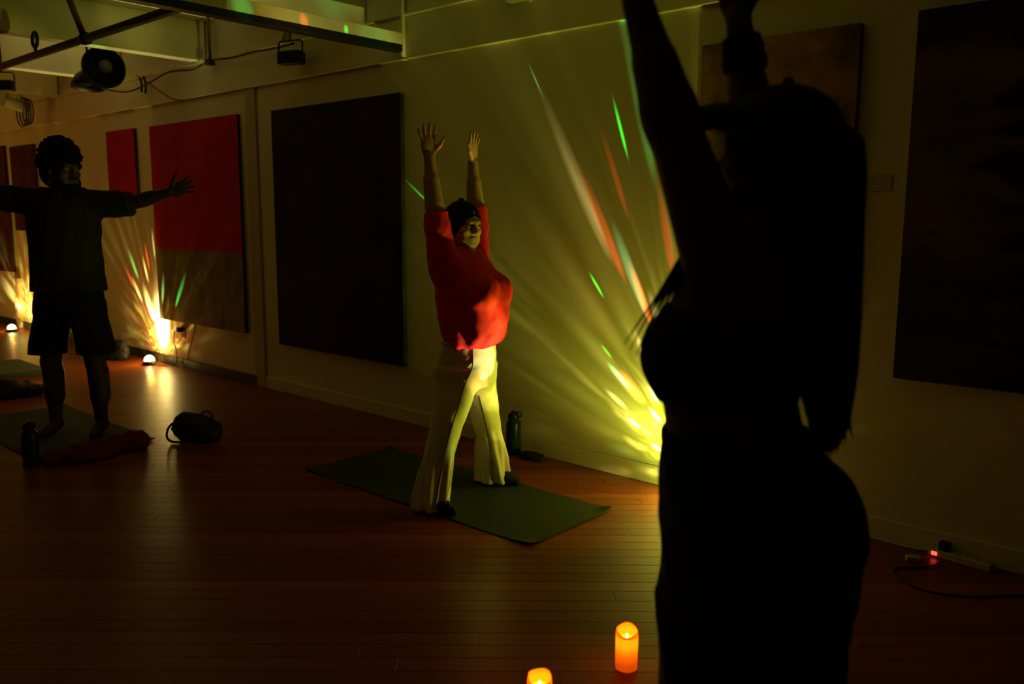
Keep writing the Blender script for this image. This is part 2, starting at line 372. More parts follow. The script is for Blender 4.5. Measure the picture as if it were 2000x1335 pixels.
def dome_mat():
    m = bpy.data.materials.new('lit_clear_dome'); m.use_nodes = True; nt = m.node_tree; nt.nodes.clear()
    o = nt.nodes.new('ShaderNodeOutputMaterial'); e = nt.nodes.new('ShaderNodeEmission'); t = nt.nodes.new('ShaderNodeBsdfTransparent'); x = nt.nodes.new('ShaderNodeMixShader')
    v = nt.nodes.new('ShaderNodeTexVoronoi'); v.inputs['Scale'].default_value = 60
    mx = nt.nodes.new('ShaderNodeMix'); mx.data_type = 'RGBA'; mx.inputs[6].default_value = (1, 0.95, 0.6, 1); mx.inputs[7].default_value = (0.6, 1.0, 0.45, 1)
    nt.links.new(v.outputs['Distance'], mx.inputs[0]); nt.links.new(mx.outputs[2], e.inputs[0]); e.inputs[1].default_value = 9.0
    x.inputs[0].default_value = 0.25; nt.links.new(t.outputs[0], x.inputs[1]); nt.links.new(e.outputs[0], x.inputs[2]); nt.links.new(x.outputs[0], o.inputs[0])
    return m
DOME = dome_mat()
LRING = mat('pale_lamp_rim', (0.45, 0.6, 0.45), 0.3, 0.1, 10)
def party_lamp(i, label, beams, seed, base, pat, right, **kw):
    x, y = LAMPS[i]; L = empty('party_lamp', label, 'party lamp', (x, y, 0), 0, 'party lamps along the wall')
    latheo('base', [(0.0, 0.0), (0.062, 0.0), (0.066, 0.006), (0.060, 0.018), (0.045, 0.026), (0.0, 0.028)], BLACKP, L, 40)
    latheo('rim', [(0.050, 0.0245), (0.054, 0.026), (0.054, 0.034), (0.050, 0.036), (0.047, 0.034), (0.047, 0.026)], LRING, L, 40, close=False)
    pr = [(0.049, 0.034)]+[(0.050*math.cos(a), 0.040+0.052*math.sin(a)) for a in np.linspace(0, PI/2, 12)]
    latheo('dome', pr, DOME, L, 40, close=False)
    b = beam_light('lamp_light', (x, y, LAMP_Z), LAMP_POWER[i], beams, seed, L, base, pat, right, **kw)
    return L
lamp_a = party_lamp(0, 'glowing dome party lamp on the floor below the red painting', B1, 1.37, 0.55, 0.72, 0.4, tint=(1.0, 0.30, 0.03), zl=0.0, zh=0.75, zm=0.12)
lamp_b = party_lamp(1, 'dome party lamp by the wall behind the person wearing a cap', B2, 4.21, 0.66, 0.75, 0.02, tint=(0.82, 1.0, 0.03), zl=0.0, zh=0.55, zm=0.12)
lamp_c = party_lamp(2, 'glowing dome party lamp on the floor beyond the person in shorts', B3, 7.77, 0.5, 0.9, 0.6, tint=(1.0, 0.34, 0.03), zl=0.0, zh=0.6, zm=0.12)

# ------------------------------------------------------------------ room shell
YW = 3.80
X0, X1, Y0, ZC = -16.5, 1.3, -5.0, 3.02
tag(boxo('wall_back', X0, X1, YW, YW+0.2, 0, ZC+0.3, WALL), kind='structure')
tag(boxo('wall_right', X1, X1+0.2, Y0, YW+0.2, 0, ZC+0.3, DARKWALL), kind='structure')  # unseen end wall, set close and dark to dim the right side
tag(boxo('wall_left', X0-0.2, X0, Y0, YW+0.2, 0, ZC+0.3, WALL), kind='structure')
tag(boxo('wall_front_light_block', -11.0, X1, -1.9, -1.7, 0, ZC, DARKWALL), kind='structure')  # unseen wall behind the camera, added to block ambient light from the right side
up_ = boxo('trim_1', X0, X1, YW-0.035, YW-0.0005, 2.43, ZC, WHITE, bev=0.004); tag(up_, kind='structure')
ceil = tag(boxo('ceiling', X0, X1, Y0, YW, ZC, ZC+0.1, CEIL), kind='structure')
for jx in (-11.6, -10.02, -8.45, -6.85, -4.72):
    boxo('joist', jx-0.11, jx+0.02, Y0+0.5, YW-0.04, 2.70 if jx < -5 else 2.665, ZC-0.001, CEIL, ceil, 0.008)
# pilasters and skirting boards
tag(boxo('trim_2', -6.30, -6.15, YW-0.018, YW-0.0005, 0, 2.43, mat('tan_pilaster_paint', (0.50, 0.44, 0.33), 0.7, 0.05, 5), bev=0.003), kind='structure')
tag(boxo('trim_3', -11.86, -11.72, YW-0.05, YW-0.0005, 0, 0.63, WHITE, bev=0.004), kind='structure')
def skirting(name, x0, x1, h, t, m):
    bm = bmesh.new(); box(bm, x0, x1, YW-t, YW-0.0005, 0, h, 0.004)
    tag(obj(name, bm, m), kind='structure')
skirting('baseboard_back', -6.14, X1, 0.10, 0.016, WHITE)
skirting('baseboard_left', X0, -6.28, 0.085, 0.022, DARKBASE)

# floor: strip boards laid diagonally to the walls
def wood():
    m = bpy.data.materials.new('red_oak_boards'); m.use_nodes = True; nt = m.node_tree; b = nt.nodes['Principled BSDF']; N = nt.nodes.new; K = nt.links.new
    tc = N('ShaderNodeTexCoord'); oi = N('ShaderNodeObjectInfo'); geo = N('ShaderNodeNewGeometry')
    rot = N('ShaderNodeMapping'); rot.inputs['Rotation'].default_value = (0, 0, -YAW); rot.inputs['Scale'].default_value = (1, 1, 1)
    K(geo.outputs['Position'], rot.inputs[0])
    mp = N('ShaderNodeMapping'); mp.inputs['Scale'].default_value = (1.6, 34, 20); K(rot.outputs[0], mp.inputs[0])
    n = N('ShaderNodeTexNoise'); n.inputs['Scale'].default_value = 2.0; n.inputs['Detail'].default_value = 6; K(mp.outputs[0], n.inputs['Vector'])
    # board-to-board tone: one cell per strip
    mp2 = N('ShaderNodeMapping'); mp2.inputs['Scale'].default_value = (0.9, 1/0.083, 1); K(rot.outputs[0], mp2.inputs[0])
    sp_ = N('ShaderNodeSeparateXYZ'); K(mp2.outputs[0], sp_.inputs[0])
    fl = N('ShaderNodeMath'); fl.operation = 'FLOOR'; K(sp_.outputs[1], fl.inputs[0])
    wn = N('ShaderNodeTexWhiteNoise'); wn.noise_dimensions = '1D'; K(fl.outputs[0], wn.inputs['W'])
    ad = N('ShaderNodeMath'); ad.operation = 'ADD'; K(wn.outputs[0], ad.inputs[0]); K(n.outputs['Fac'], ad.inputs[1])
    dv = N('ShaderNodeMath'); dv.operation = 'MULTIPLY'; K(ad.outputs[0], dv.inputs[0]); dv.inputs[1].default_value = 0.5
    cr = N('ShaderNodeValToRGB'); e = cr.color_ramp.elements
    e[0].position = 0.2; e[0].color = (0.15, 0.024, 0.004, 1); e[1].position = 0.8; e[1].color = (0.30, 0.064, 0.010, 1)
    K(dv.outputs[0], cr.inputs[0]); K(cr.outputs[0], b.inputs['Base Color'])
    b.inputs['Roughness'].default_value = 0.30; b.inputs['Specular IOR Level'].default_value = 0.20
    rr = N('ShaderNodeMapRange'); K(n.outputs['Fac'], rr.inputs[0]); rr.inputs[3].default_value = 0.26; rr.inputs[4].default_value = 0.42; K(rr.outputs[0], b.inputs['Roughness'])
    bp = N('ShaderNodeBump'); bp.inputs['Strength'].default_value = 0.06; bp.inputs['Distance'].default_value = 0.004
    K(n.outputs['Fac'], bp.inputs['Height']); K(bp.outputs[0], b.inputs['Normal'])
    return m
WOOD = wood()
JOINT = mat('dark_board_joints', (0.02, 0.008, 0.004), 0.8, 0.2, 10)
floor = tag(boxo('floor', X0, X1, Y0, YW, -0.08, -0.006, JOINT), kind='structure')
PW, GAP = 0.083, 0.0014
er = Vector((math.cos(YAW), math.sin(YAW))); en = Vector((-math.sin(YAW), math.cos(YAW)))
lens = (0.75, 1.05, 1.4)
def plank_mesh(L):
    bm = bmesh.new(); box(bm, 0, L-GAP, 0, PW-GAP, -0.007, 0.0)
    top = [e for e in bm.edges if all(v.co.z > -0.001 for v in e.verts)]
    bmesh.ops.bevel(bm, geom=top, offset=0.0009, segments=1, affect='EDGES')
    me = bpy.data.meshes.new('plank'); bm.to_mesh(me); bm.free(); me.materials.append(WOOD); return me
pm = [plank_mesh(l) for l in lens]
inside = lambda p: X0+0.002 <= p.x <= X1-0.002 and Y0+0.002 <= p.y <= YW-0.001
cands = []; rest = bmesh.new()
def clip(poly):
    for ax, lim, sgn in ((0, X0, 1), (0, X1, -1), (1, Y0, 1), (1, YW, -1)):
        out = []
        for i in range(len(poly)):
            a, b = poly[i], poly[(i+1) % len(poly)]; da, db = (a[ax]-lim)*sgn, (b[ax]-lim)*sgn
            if da >= 0: out.append(a)
            if (da >= 0) != (db >= 0): out.append(a+(b-a)*(da/(da-db)))
        poly = out
        if len(poly) < 3: return []
    return poly
for k in range(-40, 215):
    n0 = k*PW
    u = -16.5-random.random()*1.2
    while u < 9:
        li = random.randrange(3); L = lens[li]
        o = er*u+en*n0; quad = [o, o+er*(L-GAP), o+er*(L-GAP)+en*(PW-GAP), o+en*(PW-GAP)]
        mid = o+er*L/2; dn = n0
        vis = dn > 1.9 and abs(mid.dot(er)) < 0.66*dn+0.5
        if all(inside(q) for q in quad) and vis and dn < 5.2: cands.append((dn, li, o.copy()))
        else:
            p = clip(quad)
            if p:
                a = [rest.verts.new((q.x, q.y, 0.0)) for q in p]; b = [rest.verts.new((q.x, q.y, -0.007)) for q in p]
                rest.faces.new(a)
                for i in range(len(p)):
                    rest.faces.new((a[i], b[i], b[(i+1) % len(p)], a[(i+1) % len(p)]))
        u += L
cands.sort(key=lambda c: c[0])
for i, (dn, li, o) in enumerate(cands):
    if i < 298:
        q = bpy.data.objects.new('plank', pm[li]); C.objects.link(q); q.parent = floor; q.location = (o.x, o.y, 0); q.rotation_euler = (0, 0, YAW)
    else:
        L = lens[li]; p = [o, o+er*(L-GAP), o+er*(L-GAP)+en*(PW-GAP), o+en*(PW-GAP)]
        a = [rest.verts.new((q.x, q.y, 0.0)) for q in p]; b = [rest.verts.new((q.x, q.y, -0.007)) for q in p]
        rest.faces.new(a)
        for j in range(4): rest.faces.new((a[j], b[j], b[(j+1) % 4], a[(j+1) % 4]))
ro = obj('plank_field', rest, WOOD, floor); ro['kind'] = 'stuff'

# ------------------------------------------------------------------ people
SKIN1 = mat('tan_skin', (0.42, 0.23, 0.13), 0.55, 0.06, 30, sheen=0.0)
SKIN2 = mat('brown_skin', (0.075, 0.036, 0.020), 0.55, 0.06, 30)
SKIN3 = mat('light_brown_skin', (0.14, 0.058, 0.034), 0.55, 0.06, 30)
HAIR = mat('black_hair', (0.006, 0.005, 0.005), 0.7, 0.3, 60, spec=0.08, stretch=(8, 8, 1))
EYE = mat('eye_white', (0.35, 0.30, 0.24), 0.2, 0.02, 10)
IRIS = mat('dark_iris', (0.012, 0.008, 0.006), 0.15, 0.1, 10)
REDSH = mat('red_knit_top', (0.80, 0.012, 0.022), 0.75, 0.08, 30, 0.15, 300)
CREAM = mat('cream_trousers', (0.70, 0.62, 0.44), 0.65, 0.05, 12, 0.08, 250)
SEAM = mat('dark_side_seam', (0.06, 0.045, 0.03), 0.8, 0.2, 30)
BLKSOCK = mat('black_sock', (0.012, 0.012, 0.011), 0.8, 0.2, 50)
OLIVE = mat('dark_green_tee', (0.020, 0.021, 0.014), 0.85, 0.15, 20, 0.1, 250)
SHORTS = mat('black_shorts', (0.008, 0.008, 0.008), 0.8, 0.2, 20, 0.1, 250)
BLKTOP = mat('black_sports_top', (0.006, 0.006, 0.006), 0.7, 0.2, 20)
BLKPANT = mat('black_loose_trousers', (0.007, 0.007, 0.007), 0.85, 0.2, 20)
CAPM = mat('black_cap_cloth', (0.006, 0.006, 0.007), 0.8, 0.2, 40)
def eyes(T, R, sc, parent, body):
    for s in (-1, 1):
        c = Vector(T((0.0815, 0.031*s, 0.001)))
        bm = bmesh.new(); bmesh.ops.create_uvsphere(bm, u_segments=16, v_segments=10, radius=0.0128*sc); bmesh.ops.translate(bm, vec=c, verts=bm.verts)
        e = obj('eye', bm, EYE, parent, True)
        f = Vector(R@np.array((1., 0, 0)))
        bm = bmesh.new(); bmesh.ops.create_uvsphere(bm, u_segments=12, v_segments=8, radius=0.0066*sc); bmesh.ops.translate(bm, vec=c+f*0.0078*sc, verts=bm.verts)
        obj('iris', bm, IRIS, e, True)

# ---- woman in the red top: faces along the mat, arms straight up
def red_woman():
    p = person('person', 'person in red top and cream flared trousers standing on mat, arms overhead', (-2.94, 2.95, 0.006), math.radians(15))
    H_ = 0.0055
    F = Field((-0.30, -0.48, -0.02), (0.34, 0.50, 1.92), H_)
    F.loft([(0.66, -0.01, 0, 0.10, 0.125, 0), (0.78, 0.0, 0, 0.10, 0.13, 0), (0.95, 0.01, 0, 0.13, 0.15, 0), (1.08, 0.01, 0, 0.12, 0.15, 0), (1.20, -0.02, 0, 0.09, 0.14, 0), (1.26, -0.03, 0, 0.05, 0.08, 0)], 0.03)
    F.cone((-0.035, 0, 1.20), (-0.012, 0, 1.31), 0.055, 0.052, 0.03)
    for s, hipx, kx, fx in ((-1, -0.01, -0.01, -0.055), (1, -0.01, 0.0, 0.015)):
        F.chain([(hipx, 0.085*s, 0.70), (kx, 0.175*s, 0.40), (fx, 0.265*s, 0.06)], [0.078, 0.050, 0.034], 0.02)
    for s in (-1, 1):
        sh = (-0.045, 0.155*s, 1.235); el = (-0.065, 0.195*s, 1.455); wr = (-0.085, 0.205*s, 1.685)
        F.chain([sh, el, wr], [0.056, 0.041, 0.026], 0.02)
        F.cone((-0.068, 0.197*s, 1.49), (-0.078, 0.203*s, 1.58), 0.040, 0.034, 0.02)
        if s < 0: hand(F, (-0.085, -0.205, 1.69), (-0.06, -0.07, 1), (0.8, 0.5, 0), (0.35, 0.75, 0), 0.95, 0.46, 0.05)
        else: hand(F, (-0.085, 0.205, 1.69), (0.02, 0.05, 1), (0.85, -0.5, 0), (0.0, -1.0, 0.1), 0.95, 0.36, 0.14)
    T, R = head(F, (-0.018, 0, 1.380), 0.92, math.radians(-22), math.radians(7))
    obj('body', F.mesh('body'), SKIN1, p); eyes(T, R, 0.92, p, None)
    # hair: cropped and pulled back with a small knot
    F = Field((-0.20, -0.16, 1.20), (0.16, 0.16, 1.54), 0.005)
    Er = lambda c, r, k=0.015, mode='add': F.ell(T(c), np.array(r)*0.90, k, R, mode)
    Er((-0.022, 0, 0.022), (0.112, 0.096, 0.100)); Er((-0.030, 0, -0.050), (0.085, 0.098, 0.085), 0.03); Er((-0.03, 0, -0.10), (0.07, 0.092, 0.05), 0.03)
    Er((0.108, 0, -0.050), (0.086, 0.066, 0.098), 0.01, 'cut')
    Er((-0.05, 0.01, 0.120), (0.020, 0.020, 0.013), 0.006)
    F.disp(lambda X, Y, Z: 0.0016*np.sin(110*Y+20*X)*np.sin(60*Z))
    obj('hair', F.mesh('hair'), HAIR, p)
    # loose red top with short sleeves
    F = Field((-0.30, -0.34, 0.74), (0.34, 0.34, 1.58), H_)
    def wob(X, Y, Z, A):
        return 0.006*np.sin(5*A+9*Z)*np.clip((1.25-Z)*3, 0, 1)+0.004*np.sin(11*A-6*Z+1)*np.clip((1.1-Z)*4, 0, 1)
    F.loft([(0.785, 0.026, 0, 0.112, 0.152, 0), (0.80, 0.030, 0, 0.130, 0.168, 0), (0.84, 0.034, 0, 0.150, 0.184, 0), (0.92, 0.030, 0, 0.170, 0.198, 0), (1.02, 0.024, 0, 0.175, 0.200, 0), (1.10, 0.010, 0, 0.155, 0.196, 0),
            (1.18, -0.020, 0, 0.125, 0.190, 0), (1.24, -0.035, 0, 0.085, 0.145, 0), (1.27, -0.035, 0, 0.062, 0.085, 0)], 0.02, wob=wob)
    for s in (-1, 1):
        F.ell((0.115, 0.078*s, 1.055), (0.088, 0.085, 0.085), 0.035)
        F.cone((-0.04, 0.142*s, 1.16), (-0.055, 0.188*s, 1.36), 0.078, 0.060, 0.04)
        F.cone((-0.055, 0.188*s, 1.36), (-0.063, 0.195*s, 1.47 if s < 0 else 1.50), 0.060, 0.054, 0.02)
    F.ell((0.075, 0, 1.285), (0.055, 0.05, 0.055), 0.012, mode='cut')
    F.disp(lambda X, Y, Z: 0.004*nz3(X, Y, Z, 26, 0.7)+0.0025*nz3(X, Y, Z, 55, 2.0), 0.02)
    F.put((-0.3, -0.34, 1.425), (0.3, 0.0, 1.6), lambda X, Y, Z: np.where(Y < 0, 1.435+0.1*(X+0.06)-Z, 1.0), 0, 'cut')
    F.put((-0.3, 0.0, 1.455), (0.3, 0.34, 1.6), lambda X, Y, Z: np.where(Y >= 0, 1.465+0.1*(X+0.06)-Z, 1.0), 0, 'cut')
    obj('red_top', F.mesh('red_top'), REDSH, p)
    # flared trousers
    F = Field((-0.32, -0.48, 0.0), (0.30, 0.48, 0.86), H_)
    F.loft([(0.58, -0.015, 0, 0.125, 0.155, 0), (0.66, -0.01, 0, 0.140, 0.172, 0), (0.74, 0.0, 0, 0.135, 0.168, 0), (0.82, 0.008, 0, 0.118, 0.155, 0)], 0.03)
    F.ell((-0.075, 0, 0.665), (0.085, 0.14, 0.09), 0.04)
    for s, fx in ((-1, -0.062), (1, 0.0)):
        def wl(X, Y, Z, A, s=s):
            lo = np.clip((0.36-Z)*3.2, 0, 1)
            return lo*(0.010*np.sin(6*A+1.2*s+10*Z)+0.006*np.sin(11*A+5*Z))+0.003*np.sin(4*A+22*Z)
        F.loft([(0.012, fx, 0.262*s, 0.092, 0.080, 0.1), (0.05, fx, 0.260*s, 0.088, 0.078, 0), (0.14, fx*0.85, 0.245*s, 0.085, 0.074, 0), (0.26, fx*0.6, 0.222*s, 0.077, 0.068, 0), (0.40, fx*0.25-0.005, 0.178*s, 0.078, 0.074, 0),
                (0.52, -0.01, 0.130*s, 0.098, 0.088, 0), (0.62, -0.01, 0.090*s, 0.115, 0.095, 0), (0.68, -0.01, 0.080*s, 0.118, 0.095, 0)], 0.03, wob=wl)
    F.disp(lambda X, Y, Z: 0.002*nz3(X, Y, Z, 40, 1.1), 0.02)
    tr = obj('trousers', F.mesh('trousers'), CREAM, p)
    wb = bmesh.new()
    for a0 in range(1):
        ring = [(0.010+0.124*math.cos(t), 0.161*math.sin(t), 0.812+0.006*math.cos(t)) for t in np.linspace(0, 2*PI, 40)]
        tube(wb, ring, 0.010, 8, False)
    obj('waistband', wb, CREAM, tr, True)
    for pts in ([(0.091, -0.114, 0.785), (0.096, -0.126, 0.70), (0.078, -0.164, 0.62), (0.062, -0.197, 0.52), (0.038, -0.235, 0.40), (0.020, -0.276, 0.26), (0.009, -0.304, 0.14), (0.002, -0.322, 0.04)],
                [(0.036, 0.047, 0.52), (0.032, 0.108, 0.40), (0.037, 0.157, 0.26), (0.040, 0.175, 0.14), (0.042, 0.186, 0.04)]):
        tubeo('side_seam', spline(pts, 6), 0.0035, SEAM, tr, 5)
    for s, fx in ((-1, -0.055), (1, 0.015)):
        F = Field((fx-0.12, 0.265*s-0.09, -0.005), (fx+0.22, 0.265*s+0.09, 0.14), 0.005)
        F.chain([(fx-0.03, 0.262*s, 0.035), (fx+0.07, 0.27*s, 0.030), (fx+0.125, 0.274*s, 0.022)], [0.034, 0.036, 0.024], 0.02)
        F.cone((fx, 0.262*s, 0.04), (fx, 0.262*s, 0.12), 0.036, 0.038, 0.02)
        F.half((0, 0, -1), -0.002)
        obj('sock', F.mesh('sock'), BLKSOCK, p)
    return p
red_woman()

# ---- man in tee and shorts: faces the room, arms out, head turned over his left arm
def man():
    p = person('person', 'person in dark T-shirt and black shorts standing with arms stretched out sideways', (-5.76, 2.14, 0.006), -(PI/2-YAW))
    H_ = 0.007
    F = Field((-0.30, -1.02, -0.02), (0.32, 1.02, 1.98), H_)
    F.loft([(0.80, 0, 0, 0.11, 0.155, 0), (0.92, 0, 0, 0.105, 0.15, 0), (1.10, 0.005, 0, 0.11, 0.155, 0), (1.30, 0.0, 0, 0.12, 0.175, 0), (1.45, -0.01, 0, 0.095, 0.18, 0), (1.55, -0.015, 0, 0.06, 0.10, 0)], 0.03)
    F.cone((-0.015, 0, 1.50), (0.0, 0.01, 1.63), 0.078, 0.074, 0.03)
    for s in (-1, 1):
        z = 1 if s > 0 else 0
        F.chain([(-0.01, 0.09*s, 0.85), (0.01, 0.145*s, 0.47), (-0.01, 0.15*s, 0.08)], [0.105, 0.060, 0.040], 0.02)
        F.cone((-0.03, 0.148*s, 0.40), (-0.025, 0.150*s, 0.24), 0.058, 0.060, 0.03)
        F.chain([(-0.03, 0.15*s, 0.045), (0.06, 0.155*s, 0.035), (0.16, 0.17*s, 0.020)], [0.036, 0.036, 0.022], 0.02)
        dz = 0.0 if s > 0 else 0.05
        F.chain([(-0.01, 0.17*s, 1.50), (-0.01, 0.45*s, 1.495+dz), (0.02, 0.70*s, 1.56+dz)], [0.066, 0.044, 0.030], 0.02)
        F.cone((-0.005, 0.50*s, 1.507+dz), (0.005, 0.58*s, 1.53+dz), 0.046, 0.040, 0.02)
        hand(F, (0.02, 0.70*s, 1.56+dz), (0.05, 1.0*s, 0.36), (1, 0, 0.2), (0, 0, 1), 1.08, 0.32, 0.06)
    F.half((0, 0, -1), -0.002)
    T, R = head(F, (0.0, 0.012, 1.700), 1.11, math.radians(62), math.radians(0))
    obj('body', F.mesh('body'), SKIN2, p); eyes(T, R, 1.11, p, None)
    F = Field((-0.22, -0.20, 1.50), (0.24, 0.26, 1.98), 0.0045)
    Er = lambda c, r, k=0.015, mode='add': F.ell(T(c), np.array(r)*1.11, k, R, mode)
    Er((-0.018, 0, 0.050), (0.118, 0.096, 0.102)); Er((-0.055, 0, -0.02), (0.080, 0.090, 0.09), 0.03)
    Er((0.13, 0, -0.05), (0.085, 0.085, 0.078), 0.01, 'cut')
    rnd = random.Random(3)
    for i in range(420):                                   # curls
        a = rnd.uniform(0, 2*PI); e = rnd.uniform(-0.45, 1.5)
        v = np.array((math.cos(a)*math.cos(e)*0.120-0.016, math.sin(a)*math.cos(e)*0.100, math.sin(e)*0.112+0.052))
        if v[0] > 0.04 and v[2] < 0.05: continue
        v = v*np.array((1, 1, 1))*rnd.uniform(0.97, 1.10); Er(v, np.array((rnd.uniform(0.008, 0.016),)*3), 0.003)
    obj('hair', F.mesh('hair'), HAIR, p)
    F = Field((-0.10, -0.12, 1.56), (0.18, 0.22, 1.74), 0.005)
    Er((0.058, 0, -0.108), (0.045, 0.048, 0.040)); 
    for s in (-1, 1): Er((0.028, 0.052*s, -0.078), (0.052, 0.024, 0.036), 0.02)
    Er((0.091, 0, -0.052), (0.015, 0.030, 0.006), 0.008); Er((0.095, 0, -0.068), (0.016, 0.022, 0.010), 0.004, 'cut')
    F.disp(lambda X, Y, Z: 0.002*nz3(X, Y, Z, 160, 1.1), 0.02)
    obj('beard', F.mesh('beard'), HAIR, p)
    F = Field((-0.24, -0.54, 0.86), (0.24, 0.54, 1.66), H_)
    def wob(X, Y, Z, A): return 0.006*np.sin(6*A+7*Z)*np.clip((1.35-Z)*2.5, 0, 1)+0.003*np.sin(11*A-9*Z)
    F.loft([(0.93, 0, 0, 0.158, 0.232, 0), (1.05, 0.005, 0, 0.152, 0.228, 0), (1.20, 0.005, 0, 0.148, 0.226, 0), (1.36, 0.0, 0, 0.145, 0.232, 0), (1.45, -0.005, 0, 0.128, 0.225, 0), (1.53, -0.012, 0, 0.105, 0.21, 0), (1.585, -0.012, 0, 0.09, 0.12, 0)], 0.02, wob=wob)
    for s in (-1, 1):
        dz = 0.0 if s > 0 else 0.05
        F.cone((-0.01, 0.14*s, 1.485), (-0.01, 0.33*s, 1.485+dz*0.6), 0.092, 0.082, 0.04); F.cone((-0.01, 0.33*s, 1.485+dz*0.6), (-0.008, 0.47*s, 1.482+dz), 0.082, 0.074, 0.02)
    F.disp(lambda X, Y, Z: 0.004*nz3(X, Y, Z, 24, 0.4), 0.02)
    F.half((0, 1, 0), 0.44); F.half((0, -1, 0), 0.44)
    F.ell((0.04, 0, 1.615), (0.085, 0.085, 0.045), 0.01, mode='cut')
    obj('t_shirt', F.mesh('t_shirt'), OLIVE, p)
    F = Field((-0.26, -0.34, 0.48), (0.26, 0.34, 1.02), H_)
    F.loft([(0.80, 0, 0, 0.150, 0.222, 0), (0.90, 0, 0, 0.146, 0.218, 0), (0.98, 0, 0, 0.138, 0.205, 0)], 0.03)
    for s in (-1, 1):
        F.loft([(0.525, 0.01, 0.155*s, 0.120, 0.112, 0), (0.60, 0.008, 0.148*s, 0.122, 0.112, 0), (0.75, 0, 0.115*s, 0.135, 0.112, 0), (0.86, 0, 0.10*s, 0.14, 0.11, 0)], 0.03,
               wob=lambda X, Y, Z, A: 0.007*np.sin(5*A+8*Z+s)*np.clip((0.8-Z)*4, 0, 1))
    obj('shorts', F.mesh('shorts'), SHORTS, p)
    return p
man()

# ---- woman in black with cap: seen from behind and her left, arms raised
def cap_woman():
    p = person('person', 'person in black cap, sports top and loose trousers with both arms raised', (-0.720, 1.503, 0.0), YAW+PI-math.radians(30))
    H_ = 0.006
    F = Field((-0.36, -0.36, -0.02), (0.36, 0.36, 2.06), H_)
    F.loft([(0.76, -0.02, 0, 0.14, 0.165, 0), (0.88, 0.0, 0, 0.15, 0.175, 0), (0.96, 0.02, 0, 0.138, 0.165, 0), (1.03, 0.038, 0, 0.128, 0.155, 0), (1.10, 0.052, 0, 0.125, 0.155, 0), (1.20, 0.062, 0, 0.118, 0.160, 0), (1.30, 0.045, 0, 0.100, 0.162, 0), (1.37, 0.02, 0, 0.075, 0.13, 0), (1.41, 0.0, 0, 0.05, 0.07, 0)], 0.03)
    F.cone((0.0, 0, 1.36), (-0.03, 0, 1.47), 0.056, 0.052, 0.03)
    for s in (-1, 1):
        F.ell((0.120, 0.076*s, 1.160), (0.068, 0.074, 0.076), 0.04)
        F.ell((-0.075, 0.085*s, 0.84), (0.11, 0.10, 0.11), 0.05)
        F.ell((-0.03, 0.10*s, 1.30), (0.055, 0.065, 0.09), 0.04)
        F.chain([(-0.02, 0.09*s, 0.80), (0.0, 0.10*s, 0.45), (-0.02, 0.10*s, 0.07)], [0.115, 0.065, 0.042], 0.03)
        F.chain([(-0.04, 0.10*s, 0.04), (0.05, 0.105*s, 0.03), (0.14, 0.115*s, 0.018)], [0.034, 0.034, 0.02], 0.02)
        sh = (0.04, 0.145, 1.355) if s > 0 else (0.02, -0.145, 1.355)
        el = (0.118, 0.185, 1.59) if s > 0 else (0.072, -0.195, 1.60)
        wr = (0.190, 0.185, 1.805) if s > 0 else (0.118, -0.205, 1.83)
        F.chain([sh, el, wr], [0.064, 0.044, 0.026], 0.03)
        v_ = np.array(wr)-np.array(el); F.cone(np.array(el)+v_*0.12, np.array(el)+v_*0.42, 0.043, 0.036, 0.02)
        hand(F, wr, (0.12, 0.0, 1), (0.3, -1.0*s, 0), (-1, 0, 0.1), 0.95, 0.25, 0.10)
    F.half((0, 0, -1), -0.002)
    T, R = head(F, (-0.020, 0, 1.535), 0.96, 0.0, math.radians(-2))
    obj('body', F.mesh('body'), SKIN3, p); eyes(T, R, 0.96, p, None)
    # sports top
    F = Field((-0.24, -0.30, 1.04), (0.34, 0.30, 1.46), H_)
    F.loft([(1.075, 0.050, 0, 0.134, 0.164, 0), (1.10, 0.052, 0, 0.137, 0.167, 0), (1.20, 0.062, 0, 0.128, 0.172, 0), (1.255, 0.055, 0, 0.118, 0.172, 0)], 0.02)
    for s in (-1, 1):
        F.ell((0.122, 0.078*s, 1.160), (0.077, 0.082, 0.084), 0.03)
        F.chain([(0.14, 0.085*s, 1.22), (0.06, 0.085*s, 1.40), (-0.03, 0.075*s, 1.375), (-0.06, 0.05*s, 1.24)], [0.022, 0.016, 0.016, 0.02], 0.012)
    for s in (-1, 1): F.ell((-0.02, 0.20*s, 1.29), (0.12, 0.10, 0.10), 0.02, mode='cut')
    obj('sports_top', F.mesh('sports_top'), BLKTOP, p)
    # high-waisted loose trousers
    F = Field((-0.36, -0.36, 0.0), (0.34, 0.36, 1.06), H_)
    def wl(X, Y, Z, A): return 0.006*np.sin(5*A+5*Z)*np.clip((0.8-Z)*2, 0, 1)+0.003*np.sin(9*A+30*Z)
    F.loft([(0.60, -0.026, 0, 0.165, 0.205, 0), (0.70, -0.026, 0, 0.185, 0.215, 0), (0.80, -0.026, 0, 0.192, 0.216, 0), (0.90, -0.005, 0, 0.178, 0.200, 0), (0.96, 0.018, 0, 0.155, 0.178, 0), (1.015, 0.034, 0, 0.138, 0.166, 0)], 0.03, wob=wl)
    for s in (-1, 1):
        F.ell((-0.09, 0.088*s, 0.82), (0.115, 0.11, 0.12), 0.05)
        F.loft([(0.03, -0.03, 0.110*s, 0.150, 0.112, 0), (0.30, -0.03, 0.107*s, 0.152, 0.112, 0), (0.50, -0.03, 0.103*s, 0.156, 0.112, 0), (0.70, -0.028, 0.098*s, 0.170, 0.112, 0)], 0.04, wob=wl)
    F.disp(lambda X, Y, Z: 0.003*nz3(X, Y, Z, 30, 0.9), 0.02)
    tr = obj('trousers', F.mesh('trousers'), BLKPANT, p)
    # cap with curved brim
    F = Field((-0.20, -0.16, 1.50), (0.24, 0.16, 1.72), 0.005)
